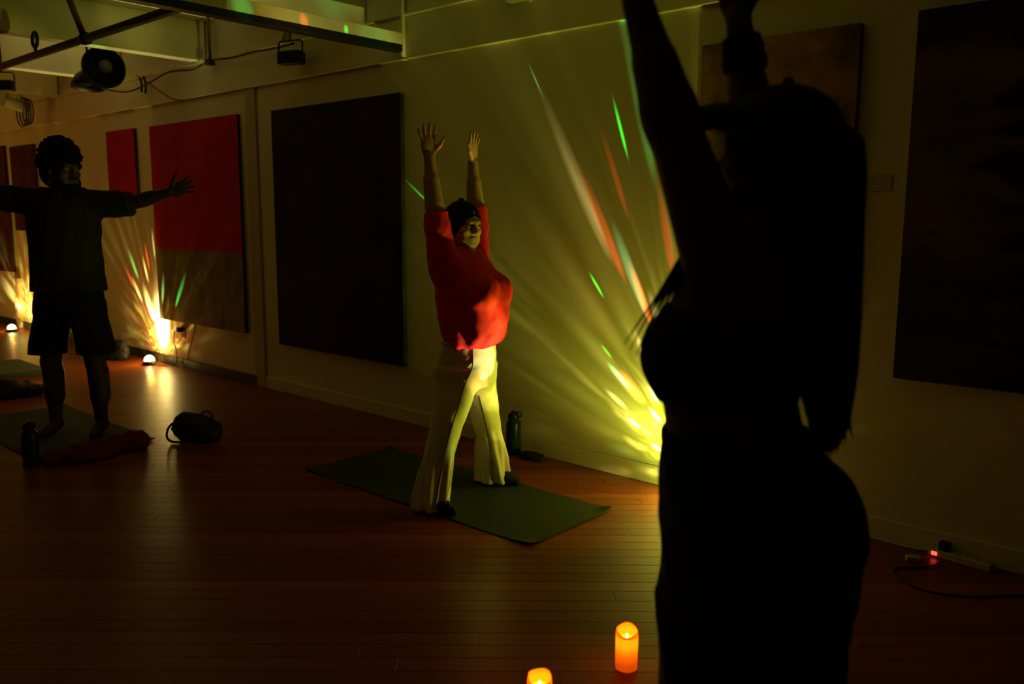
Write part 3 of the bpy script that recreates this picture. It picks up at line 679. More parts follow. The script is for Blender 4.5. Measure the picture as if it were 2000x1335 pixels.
    Er = lambda c, r, k=0.015, mode='add': F.ell(T(c), np.array(r)*0.96, k, R, mode)
    Er((-0.012, 0, 0.036), (0.112, 0.092, 0.096)); F.half((-0.10, 0, -1), -1.535)
    crown = F.mesh('cap_crown')
    cap = obj('cap', crown, CAPM, p)
    F = Field((-0.10, -0.14, 1.48), (0.26, 0.14, 1.68), 0.0045)
    Er((0.105, 0, 0.040), (0.105, 0.086, 0.060), 0.0); 
    F.ell(T((0.103, 0, 0.020)), np.array((0.115, 0.092, 0.070))*0.96, 0.0, R, 'cut'); F.half((-0.3, 0, -1), -1.53)
    obj('brim', F.mesh('brim'), CAPM, cap)
    bm = bmesh.new(); bmesh.ops.create_uvsphere(bm, u_segments=12, v_segments=8, radius=0.011); bmesh.ops.translate(bm, vec=Vector(T((-0.012, 0, 0.134))), verts=bm.verts)
    obj('cap_button', bm, CAPM, cap, True)
    # long straight hair hanging behind the back
    F = Field((-0.34, -0.20, 0.96), (0.10, 0.20, 1.72), 0.006)
    Er((-0.035, 0, 0.0), (0.105, 0.094, 0.10)); Er((-0.07, 0, -0.04), (0.085, 0.096, 0.10), 0.03)
    Er((0.11, 0, -0.03), (0.10, 0.082, 0.12), 0.01, 'cut')
    def hw(X, Y, Z, A): return 0.004*np.sin(14*A+2*Z)+0.003*np.sin(23*A+5*Z)
    F.loft([(0.99, -0.140, -0.02, 0.012, 0.035, 0), (1.03, -0.140, -0.01, 0.028, 0.070, 0), (1.10, -0.136, 0, 0.042, 0.095, 0), (1.16, -0.128, 0, 0.052, 0.108, 0), (1.24, -0.118, 0, 0.062, 0.115, 0), (1.34, -0.108, 0, 0.070, 0.116, 0), (1.45, -0.100, 0, 0.075, 0.108, 0), (1.56, -0.082, 0, 0.080, 0.100, 0)], 0.03, wob=hw)
    obj('hair', F.mesh('hair'), HAIR, p)
    rnd = random.Random(5)
    for i in range(5):                                      # locks falling over her left shoulder and chest
        o = i*0.008
        pts = spline([(0.02, 0.085, 1.47), (0.07, 0.105, 1.42), (0.115-o*0.8, 0.120+0.004*i, 1.345), (0.155-o*1.2, 0.125, 1.275+0.004*i), (0.190-o*1.2, 0.125, 1.225-0.003*i), (0.218-o*1.6, 0.125+rnd.uniform(-.01, .01), 1.180-0.010*(i % 3))], 6)
        n = len(pts); tubeo('hair_lock', pts, [0.008*(1-0.88*k/(n-1)) for k in range(n)], HAIR, p, 6)
    for i in range(5):
        pts = spline([(-0.14-0.004*i, 0.05-0.03*i, 1.12), (-0.155-0.003*i, 0.05-0.03*i, 1.03), (-0.135-0.01*i, 0.045-0.028*i, 0.965+0.01*i)], 6)
        n = len(pts); tubeo('hair_lock', pts, [0.007*(1-0.9*k/(n-1)) for k in range(n)], HAIR, p, 6)
    # dark wristband and bracelets on the right arm
    a, b = Vector((0.072, -0.195, 1.60)), Vector((0.118, -0.205, 1.83))
    for t, r, w in ((0.60, 0.044, 0.016), (0.72, 0.041, 0.010), (0.80, 0.038, 0.007)):
        c = a.lerp(b, t); q = (b-a).normalized().to_track_quat('Z', 'Y').to_matrix().to_4x4(); q.translation = c
        latheo('bracelet', [(r-0.006, -w), (r, -w*1.0), (r+0.003, -w*0.4), (r+0.003, w*0.4), (r, w), (r-0.006, w)], BLKSOCK, p, 24, q, False)
    # thin headset cable at the small of the back
    tubeo('headset_cable', spline([(-0.12, -0.03, 1.10), (-0.135, -0.02, 1.05), (-0.13, -0.01, 1.00), (-0.112, 0.0, 0.965)], 6), 0.0025, CABLE, p, 6)
    return p
cap_woman()

# ------------------------------------------------------------------ paintings
def paint(name, kind):
    m = bpy.data.materials.new(name); m.use_nodes = True; nt = m.node_tree; b = nt.nodes['Principled BSDF']; N = nt.nodes.new; K = nt.links.new
    b.inputs['Roughness'].default_value = 0.75; b.inputs['Specular IOR Level'].default_value = 0.15
    g = N('ShaderNodeTexCoord'); P = g.outputs['Object']
    def noise(sc, det=5, st=(1, 1, 1)):
        mp = N('ShaderNodeMapping'); mp.inputs['Scale'].default_value = st; K(P, mp.inputs[0])
        n = N('ShaderNodeTexNoise'); n.inputs['Scale'].default_value = sc; n.inputs['Detail'].default_value = det; K(mp.outputs[0], n.inputs['Vector']); return n.outputs['Fac']
    def ramp(f, stops):
        r = N('ShaderNodeValToRGB'); e = r.color_ramp.elements
        e[0].position, e[0].color = stops[0][0], (*stops[0][1], 1); e[1].position, e[1].color = stops[-1][0], (*stops[-1][1], 1)
        for p, c in stops[1:-1]: q = e.new(p); q.color = (*c, 1)
        K(f, r.inputs[0]); return r.outputs[0]
    def mix(f, a, c):
        x = N('ShaderNodeMix'); x.data_type = 'RGBA'; K(f, x.inputs[0]); K(a, x.inputs[6]); K(c, x.inputs[7]); return x.outputs[2]
    def math_(op, a, c):
        x = N('ShaderNodeMath'); x.operation = op
        for i, v in enumerate((a, c)):
            if hasattr(v, 'links'): K(v, x.inputs[i])
            else: x.inputs[i].default_value = v
        return x.outputs[0]
    sep = N('ShaderNodeSeparateXYZ'); K(P, sep.inputs[0]); X, Z = sep.outputs[0], sep.outputs[2]
    if kind == 'red':
        red = ramp(noise(6), [(0.3, (0.40, 0.0022, 0.010)), (0.7, (0.52, 0.0040, 0.015))])
        low = ramp(noise(9, 6, (1, 1, 0.5)), [(0.3, (0.12, 0.10, 0.045)), (0.7, (0.26, 0.21, 0.11))])
        h = math_('ADD', Z, math_('MULTIPLY', noise(10), 0.10))
        f = N('ShaderNodeMapRange'); K(h, f.inputs[0]); f.inputs[1].default_value = 0.665+0.045; f.inputs[2].default_value = 0.665+0.07
        col = mix(f.outputs[0], low, red)
    elif kind == 'plain_red':
        col = ramp(noise(6), [(0.3, (0.40, 0.0022, 0.010)), (0.7, (0.52, 0.0040, 0.015))])
    elif kind == 'dark':
        base = ramp(noise(5, 8), [(0.25, (0.010, 0.010, 0.014)), (0.5, (0.022, 0.014, 0.020)), (0.62, (0.05, 0.010, 0.022)), (0.8, (0.018, 0.022, 0.026))])
        sc_ = ramp(noise(30, 8, (0.5, 1, 1.6)), [(0.60, (0, 0, 0)), (0.75, (1, 1, 1))])
        l = N('ShaderNodeRGB'); l.outputs[0].default_value = (0.06, 0.055, 0.055, 1)
        col = mix(math_('MULTIPLY', sc_, 0.6), base, l.outputs[0])
    elif kind == 'maroon' or kind == 'maroon_far':
        col = ramp(noise(4, 6), [(0.3, (0.045, 0.012, 0.010)), (0.7, (0.12, 0.022, 0.014))])
    elif kind == 'amber':
        base = ramp(noise(5, 8), [(0.35, (0.14, 0.085, 0.03)), (0.48, (0.34, 0.19, 0.06)), (0.55, (0.42, 0.22, 0.08)), (0.65, (0.56, 0.38, 0.15))])
        dk = ramp(math_('ADD', Z, math_('MULTIPLY', noise(6), 0.5)), [(0.62, (0.03, 0.022, 0.012)), (0.98, (1, 1, 1))])
        mm = N('ShaderNodeMix'); mm.data_type = 'RGBA'; mm.blend_type = 'MULTIPLY'; mm.inputs[0].default_value = 0.85; K(base, mm.inputs[6]); K(dk, mm.inputs[7])
        v = N('ShaderNodeTexVoronoi'); v.feature = 'DISTANCE_TO_EDGE'; v.inputs['Scale'].default_value = 9
        mp = N('ShaderNodeMapping'); mp.inputs['Scale'].default_value = (1.0, 1, 0.45); K(P, mp.inputs[0])
        wv = N('ShaderNodeVectorMath'); wv.operation = 'ADD'; K(mp.outputs[0], wv.inputs[0])
        nn = N('ShaderNodeTexNoise'); nn.inputs['Scale'].default_value = 5; K(P, nn.inputs['Vector']); sc2 = N('ShaderNodeVectorMath'); sc2.operation = 'SCALE'; K(nn.outputs['Color'], sc2.inputs[0]); sc2.inputs[3].default_value = 0.25; K(sc2.outputs[0], wv.inputs[1])
        K(wv.outputs[0], v.inputs['Vector'])
        br = N('ShaderNodeMapRange'); K(v.outputs['Distance'], br.inputs[0]); br.inputs[1].default_value = 0.012; br.inputs[2].default_value = 0.03; br.inputs[3].default_value = 1; br.inputs[4].default_value = 0
        side = N('ShaderNodeMapRange'); K(X, side.inputs[0]); side.inputs[1].default_value = 0.45; side.inputs[2].default_value = 0.55
        lowz = N('ShaderNodeMapRange'); K(Z, lowz.inputs[0]); lowz.inputs[1].default_value = 1.10; lowz.inputs[2].default_value = 0.95
        pale = N('ShaderNodeRGB'); pale.outputs[0].default_value = (0.42, 0.36, 0.24, 1)
        col = mix(math_('MULTIPLY', math_('MULTIPLY', br.outputs[0], math_('MULTIPLY', side.outputs[0], lowz.outputs[0])), 0.7), mm.outputs[2], pale.outputs[0])
    else:  # landscape with a dark tree
        base = ramp(noise(3, 8, (0.6, 1, 2.2)), [(0.3, (0.06, 0.05, 0.03)), (0.5, (0.14, 0.085, 0.045)), (0.62, (0.17, 0.10, 0.055)), (0.8, (0.08, 0.075, 0.04))])
        dk = N('ShaderNodeRGB'); dk.outputs[0].default_value = (0.012, 0.014, 0.010, 1)
        tr = math_('ADD', X, math_('MULTIPLY', math_('SUBTRACT', noise(7, 9, (0.6, 1, 2.0)), 0.5), 1.3))
        f = N('ShaderNodeMapRange'); K(tr, f.inputs[0]); f.inputs[1].default_value = 0.33; f.inputs[2].default_value = 0.50
        col = mix(f.outputs[0], base, dk.outputs[0])
        f2 = N('ShaderNodeMapRange'); K(math_('ADD', Z, math_('MULTIPLY', noise(6), 0.3)), f2.inputs[0]); f2.inputs[1].default_value = 1.45; f2.inputs[2].default_value = 1.55
        col = mix(math_('MULTIPLY', f2.outputs[0], 0.75), col, dk.outputs[0])
        f3 = N('ShaderNodeMapRange'); K(math_('ADD', Z, math_('MULTIPLY', noise(4, 5, (1, 1, 3)), 0.3)), f3.inputs[0]); f3.inputs[1].default_value = 0.75; f3.inputs[2].default_value = 0.62
        col = mix(math_('MULTIPLY', f3.outputs[0], 0.7), col, dk.outputs[0])
    K(col, b.inputs['Base Color'])
    bp = N('ShaderNodeBump'); bp.inputs['Strength'].default_value = 0.25; bp.inputs['Distance'].default_value = 0.003
    K(noise(60, 6), bp.inputs['Height']); K(bp.outputs[0], b.inputs['Normal'])
    return m
EDGE = mat('dark_canvas_edge', (0.035, 0.032, 0.028), 0.8, 0.2, 20)
def painting(label, x0, x1, z0, z1, kind, yf=3.76):
    r = empty('painting', label, 'painting', (x0, yf, z0), 0, 'paintings hung along the wall')
    boxo('canvas', 0, x1-x0, 0.0, 0.008, 0, z1-z0, paint('canvas_'+kind, kind), r, 0.002)
    boxo('stretcher', 0.0008, x1-x0-0.0008, 0.0082, YW-0.0012-yf, 0.0008, z1-z0-0.0008, EDGE, r, 0.002)
painting('tall near-black abstract painting on the wall behind the person in red', -5.89, -4.37, 0.40, 2.225, 'dark')
painting('large crimson painting with grey-brown lower band above the glowing lamp', -7.94, -6.405, 0.437, 2.24, 'red')
painting('small plain crimson painting behind the outstretched arm of the person in shorts', -8.89, -8.28, 1.62, 2.25, 'plain_red')
painting('dark maroon painting on the wall behind the curly-haired person', -11.66, -10.90, 1.23, 2.24, 'maroon')
painting('dark painting lit green by the farthest party lamp', -12.95, -11.88, 0.70, 2.27, 'maroon_far')
painting('amber brown painting with pale bare branches beside the label card', -2.15, -1.395, 0.95, 2.24, 'amber')
painting('dim landscape painting with a black tree mass above the power strip', -1.168, 0.15, 0.742, 2.254, 'landscape')

CARD = mat('pale_card', (0.52, 0.48, 0.36), 0.6, 0.05, 30)
cb = boxo('label_card', -1.375, -1.238, YW-0.006, YW-0.0008, 1.537, 1.602, CARD, None, 0.001)
tag(cb, 'small pale label card on the wall between amber and landscape paintings', 'card')

# ------------------------------------------------------------------ mats and floor things
MATG = mat('dark_green_mat_foam', (0.022, 0.034, 0.020), 0.85, 0.15, 40, 0.15, 400)
MATD = mat('charcoal_mat_foam', (0.020, 0.020, 0.018), 0.85, 0.15, 40, 0.15, 400)
MATGREY = mat('grey_green_mat_foam', (0.10, 0.13, 0.08), 0.8, 0.15, 30, 0.15, 300)
def yoga_mat(label, x0, x1, y0, y1, th, m, rz=0.0, lift=0.0, ripple=0.0):
    nx, ny = 40, 16; bm = bmesh.new(); cx, cy_ = (x0+x1)/2, (y0+y1)/2; top = []; bot = []
    for i in range(nx+1):
        a, b = [], []
        for j in range(ny+1):
            u, v = i/nx, j/ny; x, y = (u-.5)*(x1-x0), (v-.5)*(y1-y0)
            e = max(0, abs(u-.5)*2-0.86)/0.14; f = max(0, abs(v-.5)*2-0.75)/0.25
            z = lift*(e*f)**1.5+lift*0.25*e*e+ripple*max(0, math.sin(9*u*PI+2*v))*(abs(v-.5)*2)**4
            a.append(bm.verts.new((x, y, z+th))); b.append(bm.verts.new((x, y, z)))
        top.append(a); bot.append(b)
    for i in range(nx):
        for j in range(ny):
            bm.faces.new((top[i][j], top[i+1][j], top[i+1][j+1], top[i][j+1])); bm.faces.new((bot[i][j], bot[i][j+1], bot[i+1][j+1], bot[i+1][j]))
    for i in range(nx):
        bm.faces.new((bot[i][0], bot[i+1][0], top[i+1][0], top[i][0])); bm.faces.new((top[i][ny], top[i+1][ny], bot[i+1][ny], bot[i][ny]))
    for j in range(ny):
        bm.faces.new((top[0][j], top[0][j+1], bot[0][j+1], bot[0][j])); bm.faces.new((bot[nx][j], bot[nx][j+1], top[nx][j+1], top[nx][j]))
    o = obj('yoga_mat', bm, m); o.location = (cx, cy_, 0.0005); o.rotation_euler = (0, 0, rz)
    return tag(o, label, 'yoga mat', 'yoga mats')
yoga_mat('dark green yoga mat under the feet of the person in red', -3.945, -2.285, 2.66, 3.285, 0.005, MATG, 0.008, 0.012, 0.003)
yoga_mat('charcoal yoga mat under the bare feet of the person in shorts', -6.65, -5.20, 1.69, 2.39, 0.005, MATD, 0.0, 0.008, 0.002)
yoga_mat('thick grey-green mat on the floor behind the legs of the person in shorts', -8.92, -8.13, 1.5, 2.80, 0.045, MATGREY, 0.0)

# red cloth rolled on the floor
RCLOTH = mat('dark_red_cloth', (0.14, 0.012, 0.018), 0.9, 0.15, 20, 0.15, 250)
def cloth_roll():
    o = empty('blanket', 'crumpled dark red blanket rolled beside the charcoal mat', 'blanket', (-5.10, 2.04, 0.0005))
    F = Field((-0.20, -0.42, -0.005), (0.22, 0.42, 0.20), 0.006)
    F.chain([(-0.03, -0.32, 0.03), (-0.01, -0.12, 0.035), (0.0, 0.08, 0.042), (0.0, 0.20, 0.05)], [0.038, 0.050, 0.056, 0.060], 0.03)
    F.ell((0.02, 0.17, 0.045), (0.08, 0.07, 0.055), 0.03); F.ell((0.05, -0.08, 0.02), (0.08, 0.13, 0.032), 0.03)
    F.disp(lambda X, Y, Z: 0.010*nz3(X, Y, Z, 34, 0.4)+0.006*nz3(X, Y, Z, 60, 1.5), 0.03); F.half((0, 0, -1), -0.001)
    obj('cloth', F.mesh('cloth'), RCLOTH, o)
cloth_roll()
BAGM = mat('black_bag_nylon', (0.010, 0.010, 0.011), 0.6, 0.2, 20, 0.2, 60)
def backpack(label, loc, rz, s):
    o = empty('backpack', label, 'bag', loc, rz)
    F = Field((-0.30*s, -0.22*s, -0.005), (0.30*s, 0.22*s, 0.32*s), 0.007*s)
    F.ell((0, 0, 0.10*s), np.array((0.22, 0.14, 0.125))*s, 0.02); F.ell((-0.08*s, 0, 0.155*s), np.array((0.12, 0.11, 0.10))*s, 0.04); F.ell((0.12*s, -0.03*s, 0.07*s), np.array((0.13, 0.13, 0.085))*s, 0.04)
    F.disp(lambda X, Y, Z: 0.010*s*nz3(X, Y, Z, 22/s, 0.4)+0.005*nz3(X, Y, Z, 50/s, 1.5), 0.04); F.half((0, 0, -1), -0.001)
    obj('body', F.mesh('body'), BAGM, o)
    F = Field((-0.26*s, -0.24*s, 0.0), (0.26*s, -0.02*s, 0.24*s), 0.006*s)
    F.ell((0.06*s, -0.115*s, 0.075*s), np.array((0.12, 0.06, 0.065))*s, 0.01); F.half((0, 0, -1), -0.004)
    obj('front_pocket', F.mesh('front_pocket'), BAGM, o)
    tubeo('strap', spline([(-0.20*s, -0.05*s, 0.16*s), (-0.225*s, -0.09*s, 0.11*s), (-0.22*s, -0.12*s, 0.05*s), (-0.17*s, -0.14*s, 0.016*s), (-0.08*s, -0.15*s, 0.014*s)], 6), 0.011*s, BAGM, o, 6)
    tubeo('handle', spline([(0.02*s, 0.02*s, 0.215*s), (0.08*s, 0.02*s, 0.262*s), (0.14*s, 0.02*s, 0.245*s), (0.15*s, 0.02*s, 0.165*s)], 6), 0.009*s, BAGM, o, 6)
backpack('black backpack lying on the floor at the end of the red blanket', (-5.02, 2.575, 0.0), math.radians(38), 0.70)
def lump(name, label, cat, loc, rz, rad, m, seed):
    o = empty(name, label, cat, loc, rz); r = np.array(rad)
    F = Field(-r*1.3*np.array((1, 1, 0))-np.array((0, 0, .004)), r*1.4, max(0.005, rad[0]*0.025))
    F.ell((0, 0, rad[2]*0.3), r*np.array((1, 1, 0.7)), 0.01); F.ell((rad[0]*0.3, rad[1]*0.1, rad[2]*0.45), r*0.6, 0.03); F.ell((-rad[0]*0.4, 0, rad[2]*0.4), r*np.array((.5, .6, .6)), 0.03)
    F.disp(lambda X, Y, Z: 0.05*rad[0]*nz3(X, Y, Z, 7/rad[0], seed)+0.02*rad[0]*nz3(X, Y, Z, 15/rad[0], seed+1), 0.05); F.half((0, 0, -1), -0.001)
    obj('fabric', F.mesh('fabric'), m, o)
DKCLOTH = mat('dark_cloth', (0.018, 0.014, 0.014), 0.9, 0.2, 20, 0.1, 200)
lump('jacket', 'dark crumpled jacket on the floor beside the grey-green mat', 'jacket', (-7.45, 2.13, 0), math.radians(60), (0.42, 0.22, 0.10), DKCLOTH, 0.3)
lump('tote_bag', 'small dark bag on the floor against the black skirting behind the person in shorts', 'bag', (-8.50, 3.56, 0), 0.2, (0.17, 0.10, 0.19), BAGM, 1.3)
lump('pouch', 'flat black pouch on the floor beside the green bottle', 'pouch', (-3.155, 3.70, 0), 0.1, (0.085, 0.045, 0.035), BAGM, 2.2)

def bottle(label, loc, m, lidm, r=0.037, h=0.25):
    o = empty('water_bottle', label, 'bottle', loc, 0.4)
    latheo('body', [(0.0, 0.0), (r*0.94, 0.0), (r, 0.006), (r, h*0.70), (r*0.95, h*0.75), (r*0.68, h*0.81), (r*0.66, h*0.84), (0, h*0.84)], m, o, 28)
    lid = latheo('lid', [(0, h*0.835), (r*0.74, h*0.835), (r*0.76, h*0.85), (r*0.76, h*0.91), (r*0.60, h*0.945), (r*0.34, h*0.955), (r*0.30, h*0.995), (r*0.22, h*1.0), (0, h*1.0)], lidm, o, 28)
    tubeo('carry_loop', spline([(r*0.70, 0, h*0.86), (r*1.15, 0, h*0.90), (r*1.0, 0, h*0.97), (r*0.3, 0, h*0.965)], 6), 0.004, lidm, lid, 6)
    latheo('base_ring', [(r*0.96, 0.001), (r*1.03, 0.002), (r*1.03, 0.02), (r*1.0, 0.022)], lidm, o, 28, close=False)
BOTG = mat('dark_teal_bottle', (0.012, 0.035, 0.030), 0.25, 0.1, 10)
bottle('dark teal water bottle standing on the floor against the white skirting', (-3.315, 3.715, 0), BOTG, BLACKP, 0.044, 0.265)
bottle('black water bottle standing in front of the charcoal mat', (-5.18, 1.655, 0), BLACKP, BLACKP, 0.043, 0.26)
lump('sock_pile', 'small dark garment on the floor in front of the charcoal mat', 'garment', (-5.62, 1.42, 0), 0.0, (0.12, 0.07, 0.05), DKCLOTH, 3.0)

# ------------------------------------------------------------------ LED candles
def wax():
    m = bpy.data.materials.new('candle_wax'); m.use_nodes = True; nt = m.node_tree; nt.nodes.clear(); N = nt.nodes.new; K = nt.links.new
    o = N('ShaderNodeOutputMaterial'); t = N('ShaderNodeBsdfTranslucent'); d = N('ShaderNodeBsdfDiffuse'); x = N('ShaderNodeMixShader')
    n = N('ShaderNodeTexNoise'); n.inputs['Scale'].default_value = 40; r = N('ShaderNodeMix'); r.data_type = 'RGBA'
    r.inputs[6].default_value = (0.92, 0.33, 0.025, 1); r.inputs[7].default_value = (1.0, 0.38, 0.035, 1)
    K(n.outputs['Fac'], r.inputs[0]); K(r.outputs[2], t.inputs[0]); K(r.outputs[2], d.inputs[0]); x.inputs[0].default_value = 0.35
    K(t.outputs[0], x.inputs[1]); K(d.outputs[0], x.inputs[2]); K(x.outputs[0], o.inputs[0]); return m
WAX = wax()
def candle(label, loc, rz, R=0.0355, h=0.138, ph=0.0):
    o = empty('led_candle', label, 'candle', loc, rz, 'glowing pillar candles')
    seg = 48; bm = bmesh.new()
    rim = lambda a: h-0.009+0.008*math.cos(a-2.3)+0.0025*math.cos(3*a+ph)
    prof = [(0.86, 0.0, 0), (0.97, 0.003, 0), (1.0, 0.010, 0), (1.0, 0.45, 1), (1.0, 0.80, 1), (0.995, 0.955, 1), (0.965, 1.0, 1), (0.90, 0.985, 1), (0.86, 0.93, 1)]
    rings = []
    for r, z, rel in prof:
        ring = []
        for k in range(seg):
            a = 2*PI*k/seg; zz = z*rim(a) if rel else z
            ring.append(bm.verts.new((R*r*math.cos(a), R*r*math.sin(a), zz)))
        rings.append(ring)
    for i in range(len(rings)-1):
        for k in range(seg): bm.faces.new((rings[i][k], rings[i][(k+1) % seg], rings[i+1][(k+1) % seg], rings[i+1][k]))
    bm.faces.new(rings[0][::-1])
    obj('wax_body', bm, WAX, o, True)
    bm = bmesh.new(); zb = h-0.030
    rg = []
    for f in (0.86, 0.7, 0.45, 0.2, 0.03):
        rg.append([bm.verts.new((R*f*math.cos(2*PI*k/seg), R*f*math.sin(2*PI*k/seg), zb-0.006*(1-f*f)+(0.86*0+0.93*rim(2*PI*k/seg)-zb+0.0)*(1 if f == 0.86 else 0))) for k in range(seg)])
    for i in range(len(rg)-1):
        for k in range(seg): bm.faces.new((rg[i][k], rg[i][(k+1) % seg], rg[i+1][(k+1) % seg], rg[i+1][k]))
    bm.faces.new(rg[-1])
    obj('wax_pool', bm, WAX, o, True)
    latheo('flame_bulb', [(0.0, zb-0.008), (0.0030, zb-0.006), (0.0036, zb-0.001), (0.0024, zb+0.004), (0.0010, zb+0.008), (0, zb+0.009)], emit('led_flame', (1.0, 0.62, 0.12), 30), o, 12)
    for nm, z, e in (('inner_glow', h*0.66, 0.17), ('flame_glow', zb+0.018, 0.30)):
        ld = bpy.data.lights.new(nm, 'POINT'); ld.energy = e; ld.color = (1.0, 0.50, 0.06); ld.shadow_soft_size = 0.006
        l = bpy.data.objects.new(nm, ld); C.objects.link(l); l.parent = o; l.location = (0.0, 0, z)
candle('glowing orange pillar candle with tilted rim, nearer to the wall of the two', (-1.404, 2.119, 0), 0.0, ph=0.2)
candle('glowing orange pillar candle farther from the wall than its twin', (-1.432, 1.722, 0), 0.0, ph=1.7)

# ------------------------------------------------------------------ power strip and leads by the wall
STRIPM = mat('white_plastic', (0.55, 0.52, 0.44), 0.4, 0.05, 20)
ps = empty('power_strip', 'white power strip with red light on the floor under the landscape painting', 'power strip', (-0.845, 3.755, 0), math.radians(-6))
bm = bmesh.new(); box(bm, -0.125, 0.125, -0.024, 0.024, 0, 0.034, 0.006); obj('housing', bm, STRIPM, ps)
for k in range(5):
    s_ = boxo('socket', -0.060+k*0.038, -0.034+k*0.038, -0.012, 0.012, 0.0335, 0.0348, mat('grey_socket', (0.25, 0.24, 0.2), 0.5, 0.1, 20), ps)
boxo('switch', -0.108, -0.085, -0.0262, -0.020, 0.010, 0.026, emit('red_switch_light', (1.0, 0.05, 0.02), 5.0), ps, 0.002)
boxo('adapter', -0.085, -0.045, -0.018, 0.016, 0.0349, 0.072, BLACKP, ps, 0.004)
tag(tubeo('power_lead', spline([(-2.0, 3.765, 0.006), (-1.6, 3.77, 0.006), (-1.25, 3.772, 0.006), (-1.05, 3.768, 0.007), (-0.975, 3.767, 0.015)], 8), 0.0045, WCABLE, None, 8), 'white power lead running along the skirting to the power strip', 'cable')
tag(tubeo('black_lead', spline([(-0.90, 3.700, 0.005), (-0.93, 3.60, 0.005), (-1.02, 3.50, 0.005), (-0.98, 3.40, 0.005), (-0.84, 3.36, 0.005), (-0.70, 3.44, 0.005), (-0.58, 3.56, 0.005), (-0.40, 3.66, 0.005)], 10), 0.004, CABLE, None, 8), 'black lead looped on the floor beside the power strip', 'cable')
pl = empty('plug', 'loose white plug lying on the floor in front of the power strip', 'plug', (-0.995, 3.63, 0), 0.5)
boxo('plug_body', -0.028, 0.028, -0.017, 0.017, 0, 0.026, STRIPM, pl, 0.006); tubeo('pin', [(0.028, 0.007, 0.013), (0.045, 0.007, 0.013)], 0.002, mat('brass_pin', (0.5, 0.4, 0.2), 0.3, 0.1, 20, metal=1.0), pl, 8); tubeo('pin', [(0.028, -0.007, 0.013), (0.045, -0.007, 0.013)], 0.002, MATS['brass_pin'], pl, 8)
oc = empty('wall_outlet', 'wall outlet with black plug below the crimson and grey-brown painting', 'outlet', (-7.56, YW-0.0012, 0.335))
boxo('cover_plate', -0.037, 0.037, -0.006, 0, -0.058, 0.058, STRIPM, oc, 0.002)
boxo('black_plug', -0.024, 0.024, -0.055, -0.0062, 0.005, 0.050, BLACKP, oc, 0.005); boxo('socket_face', -0.017, 0.017, -0.0075, -0.0062, -0.042, -0.010, MATS['grey_socket'], oc)
tag(tubeo('lamp_lead', spline([(-7.60, 3.735, 0.345), (-7.615, 3.73, 0.25), (-7.62, 3.755, 0.12), (-7.66, 3.74, 0.010), (-7.78, 3.68, 0.006), (-7.885, 3.655, 0.008)], 8), 0.004, CABLE, None, 6), 'thin black lead from the wall outlet down to the glowing lamp', 'cable')

# ------------------------------------------------------------------ overhead: track, pipes, spotlights, cables
tr = empty('hanging_light_track', 'white overhead light track with black underside meeting the wall pole', 'light track', (-4.34, 3.74, 2.47))
boxo('channel', -0.035, 0.035, -6.0, 0.0, 0.042, 0.115, WPIPE, tr, 0.003)
boxo('black_rail', -0.038, 0.038, -6.0, 0.0, 0.0, 0.0415, BLACKM, tr, 0.002)
boxo('end_cap', -0.037, 0.037, 0.0, 0.012, 0.042, 0.117, WPIPE, tr, 0.002)
tubeo('pole', [(0.03, 0.005, -0.045), (0.03, 0.005, 0.548)], 0.016, WPIPE, tr, 12)
latheo('pole_flange', [(0, -0.052), (0.026, -0.052), (0.026, -0.046), (0, -0.046)], WPIPE, tr, 16, Matrix.Translation((0.03, 0.005, 0)))
for yy in (-1.6, -3.6):
    tubeo('hanger_rod', [(0, yy, 0.115), (0, yy, 0.548)], 0.006, WPIPE, tr, 8)
pp = empty('ceiling_pipe', 'long brown pipe hung under the joists parallel to the wall', 'pipe', (-6.9, 2.33, 2.52))
tubeo('pipe_run', [(-3.0, 0, 0), (2.52, 0, 0)], 0.026, BROWNPIPE, pp, 12)
tubeo('brace', [(1.18, -0.01, 0.03), (1.02, -0.10, 0.498)], 0.020, BROWNPIPE, pp, 10)
latheo('clamp', [(0.0, -0.03), (0.036, -0.03), (0.038, 0.03), (0, 0.03)], BLACKM, pp, 16, Matrix.Translation((1.18, 0, 0)) @ Matrix.Rotation(PI/2, 4, 'Y'))
tubeo('hanger_rod', [(-1.6, 0, 0.02), (-1.6, 0, 0.18)], 0.006, BLACKM, pp, 8)
cp_ = empty('wall_conduit', 'thin pale conduit running along the upper wall above the ledge', 'conduit', (-6.0, 3.752, 2.70))
tubeo('conduit_run', [(-6.5, 0, 0), (4.6, 0, 0)], 0.0105, WPIPE, cp_, 10)
for k in range(8): boxo('saddle_clip', -5.6+k*1.35, -5.575+k*1.35, -0.012, 0.0125, -0.014, 0.014, WPIPE, cp_, 0.002)
dp = empty('cable_drop', 'dark vertical cable drop with black box at the end of a joist', 'cable drop', (-6.66, 3.70, 2.66))
tubeo('drop_pipe', [(0, 0, 0.03), (0.0, 0, 0.358)], 0.013, BROWNPIPE, dp, 10); boxo('junction_box', -0.03, 0.03, -0.03, 0.03, -0.02, 0.03, BLACKM, dp, 0.004)
dp2 = empty('conduit_bend', 'pale conduit bend rising from the wall behind the floodlight', 'conduit', (-5.72, 3.735, 2.70))
tubeo('bend', spline([(-0.10, 0.012, 0.0), (0.0, 0.012, 0.0), (0.06, 0.012, 0.04), (0.08, 0.012, 0.12), (0.08, 0.012, 0.318)], 6), 0.013, WPIPE, dp2, 10)

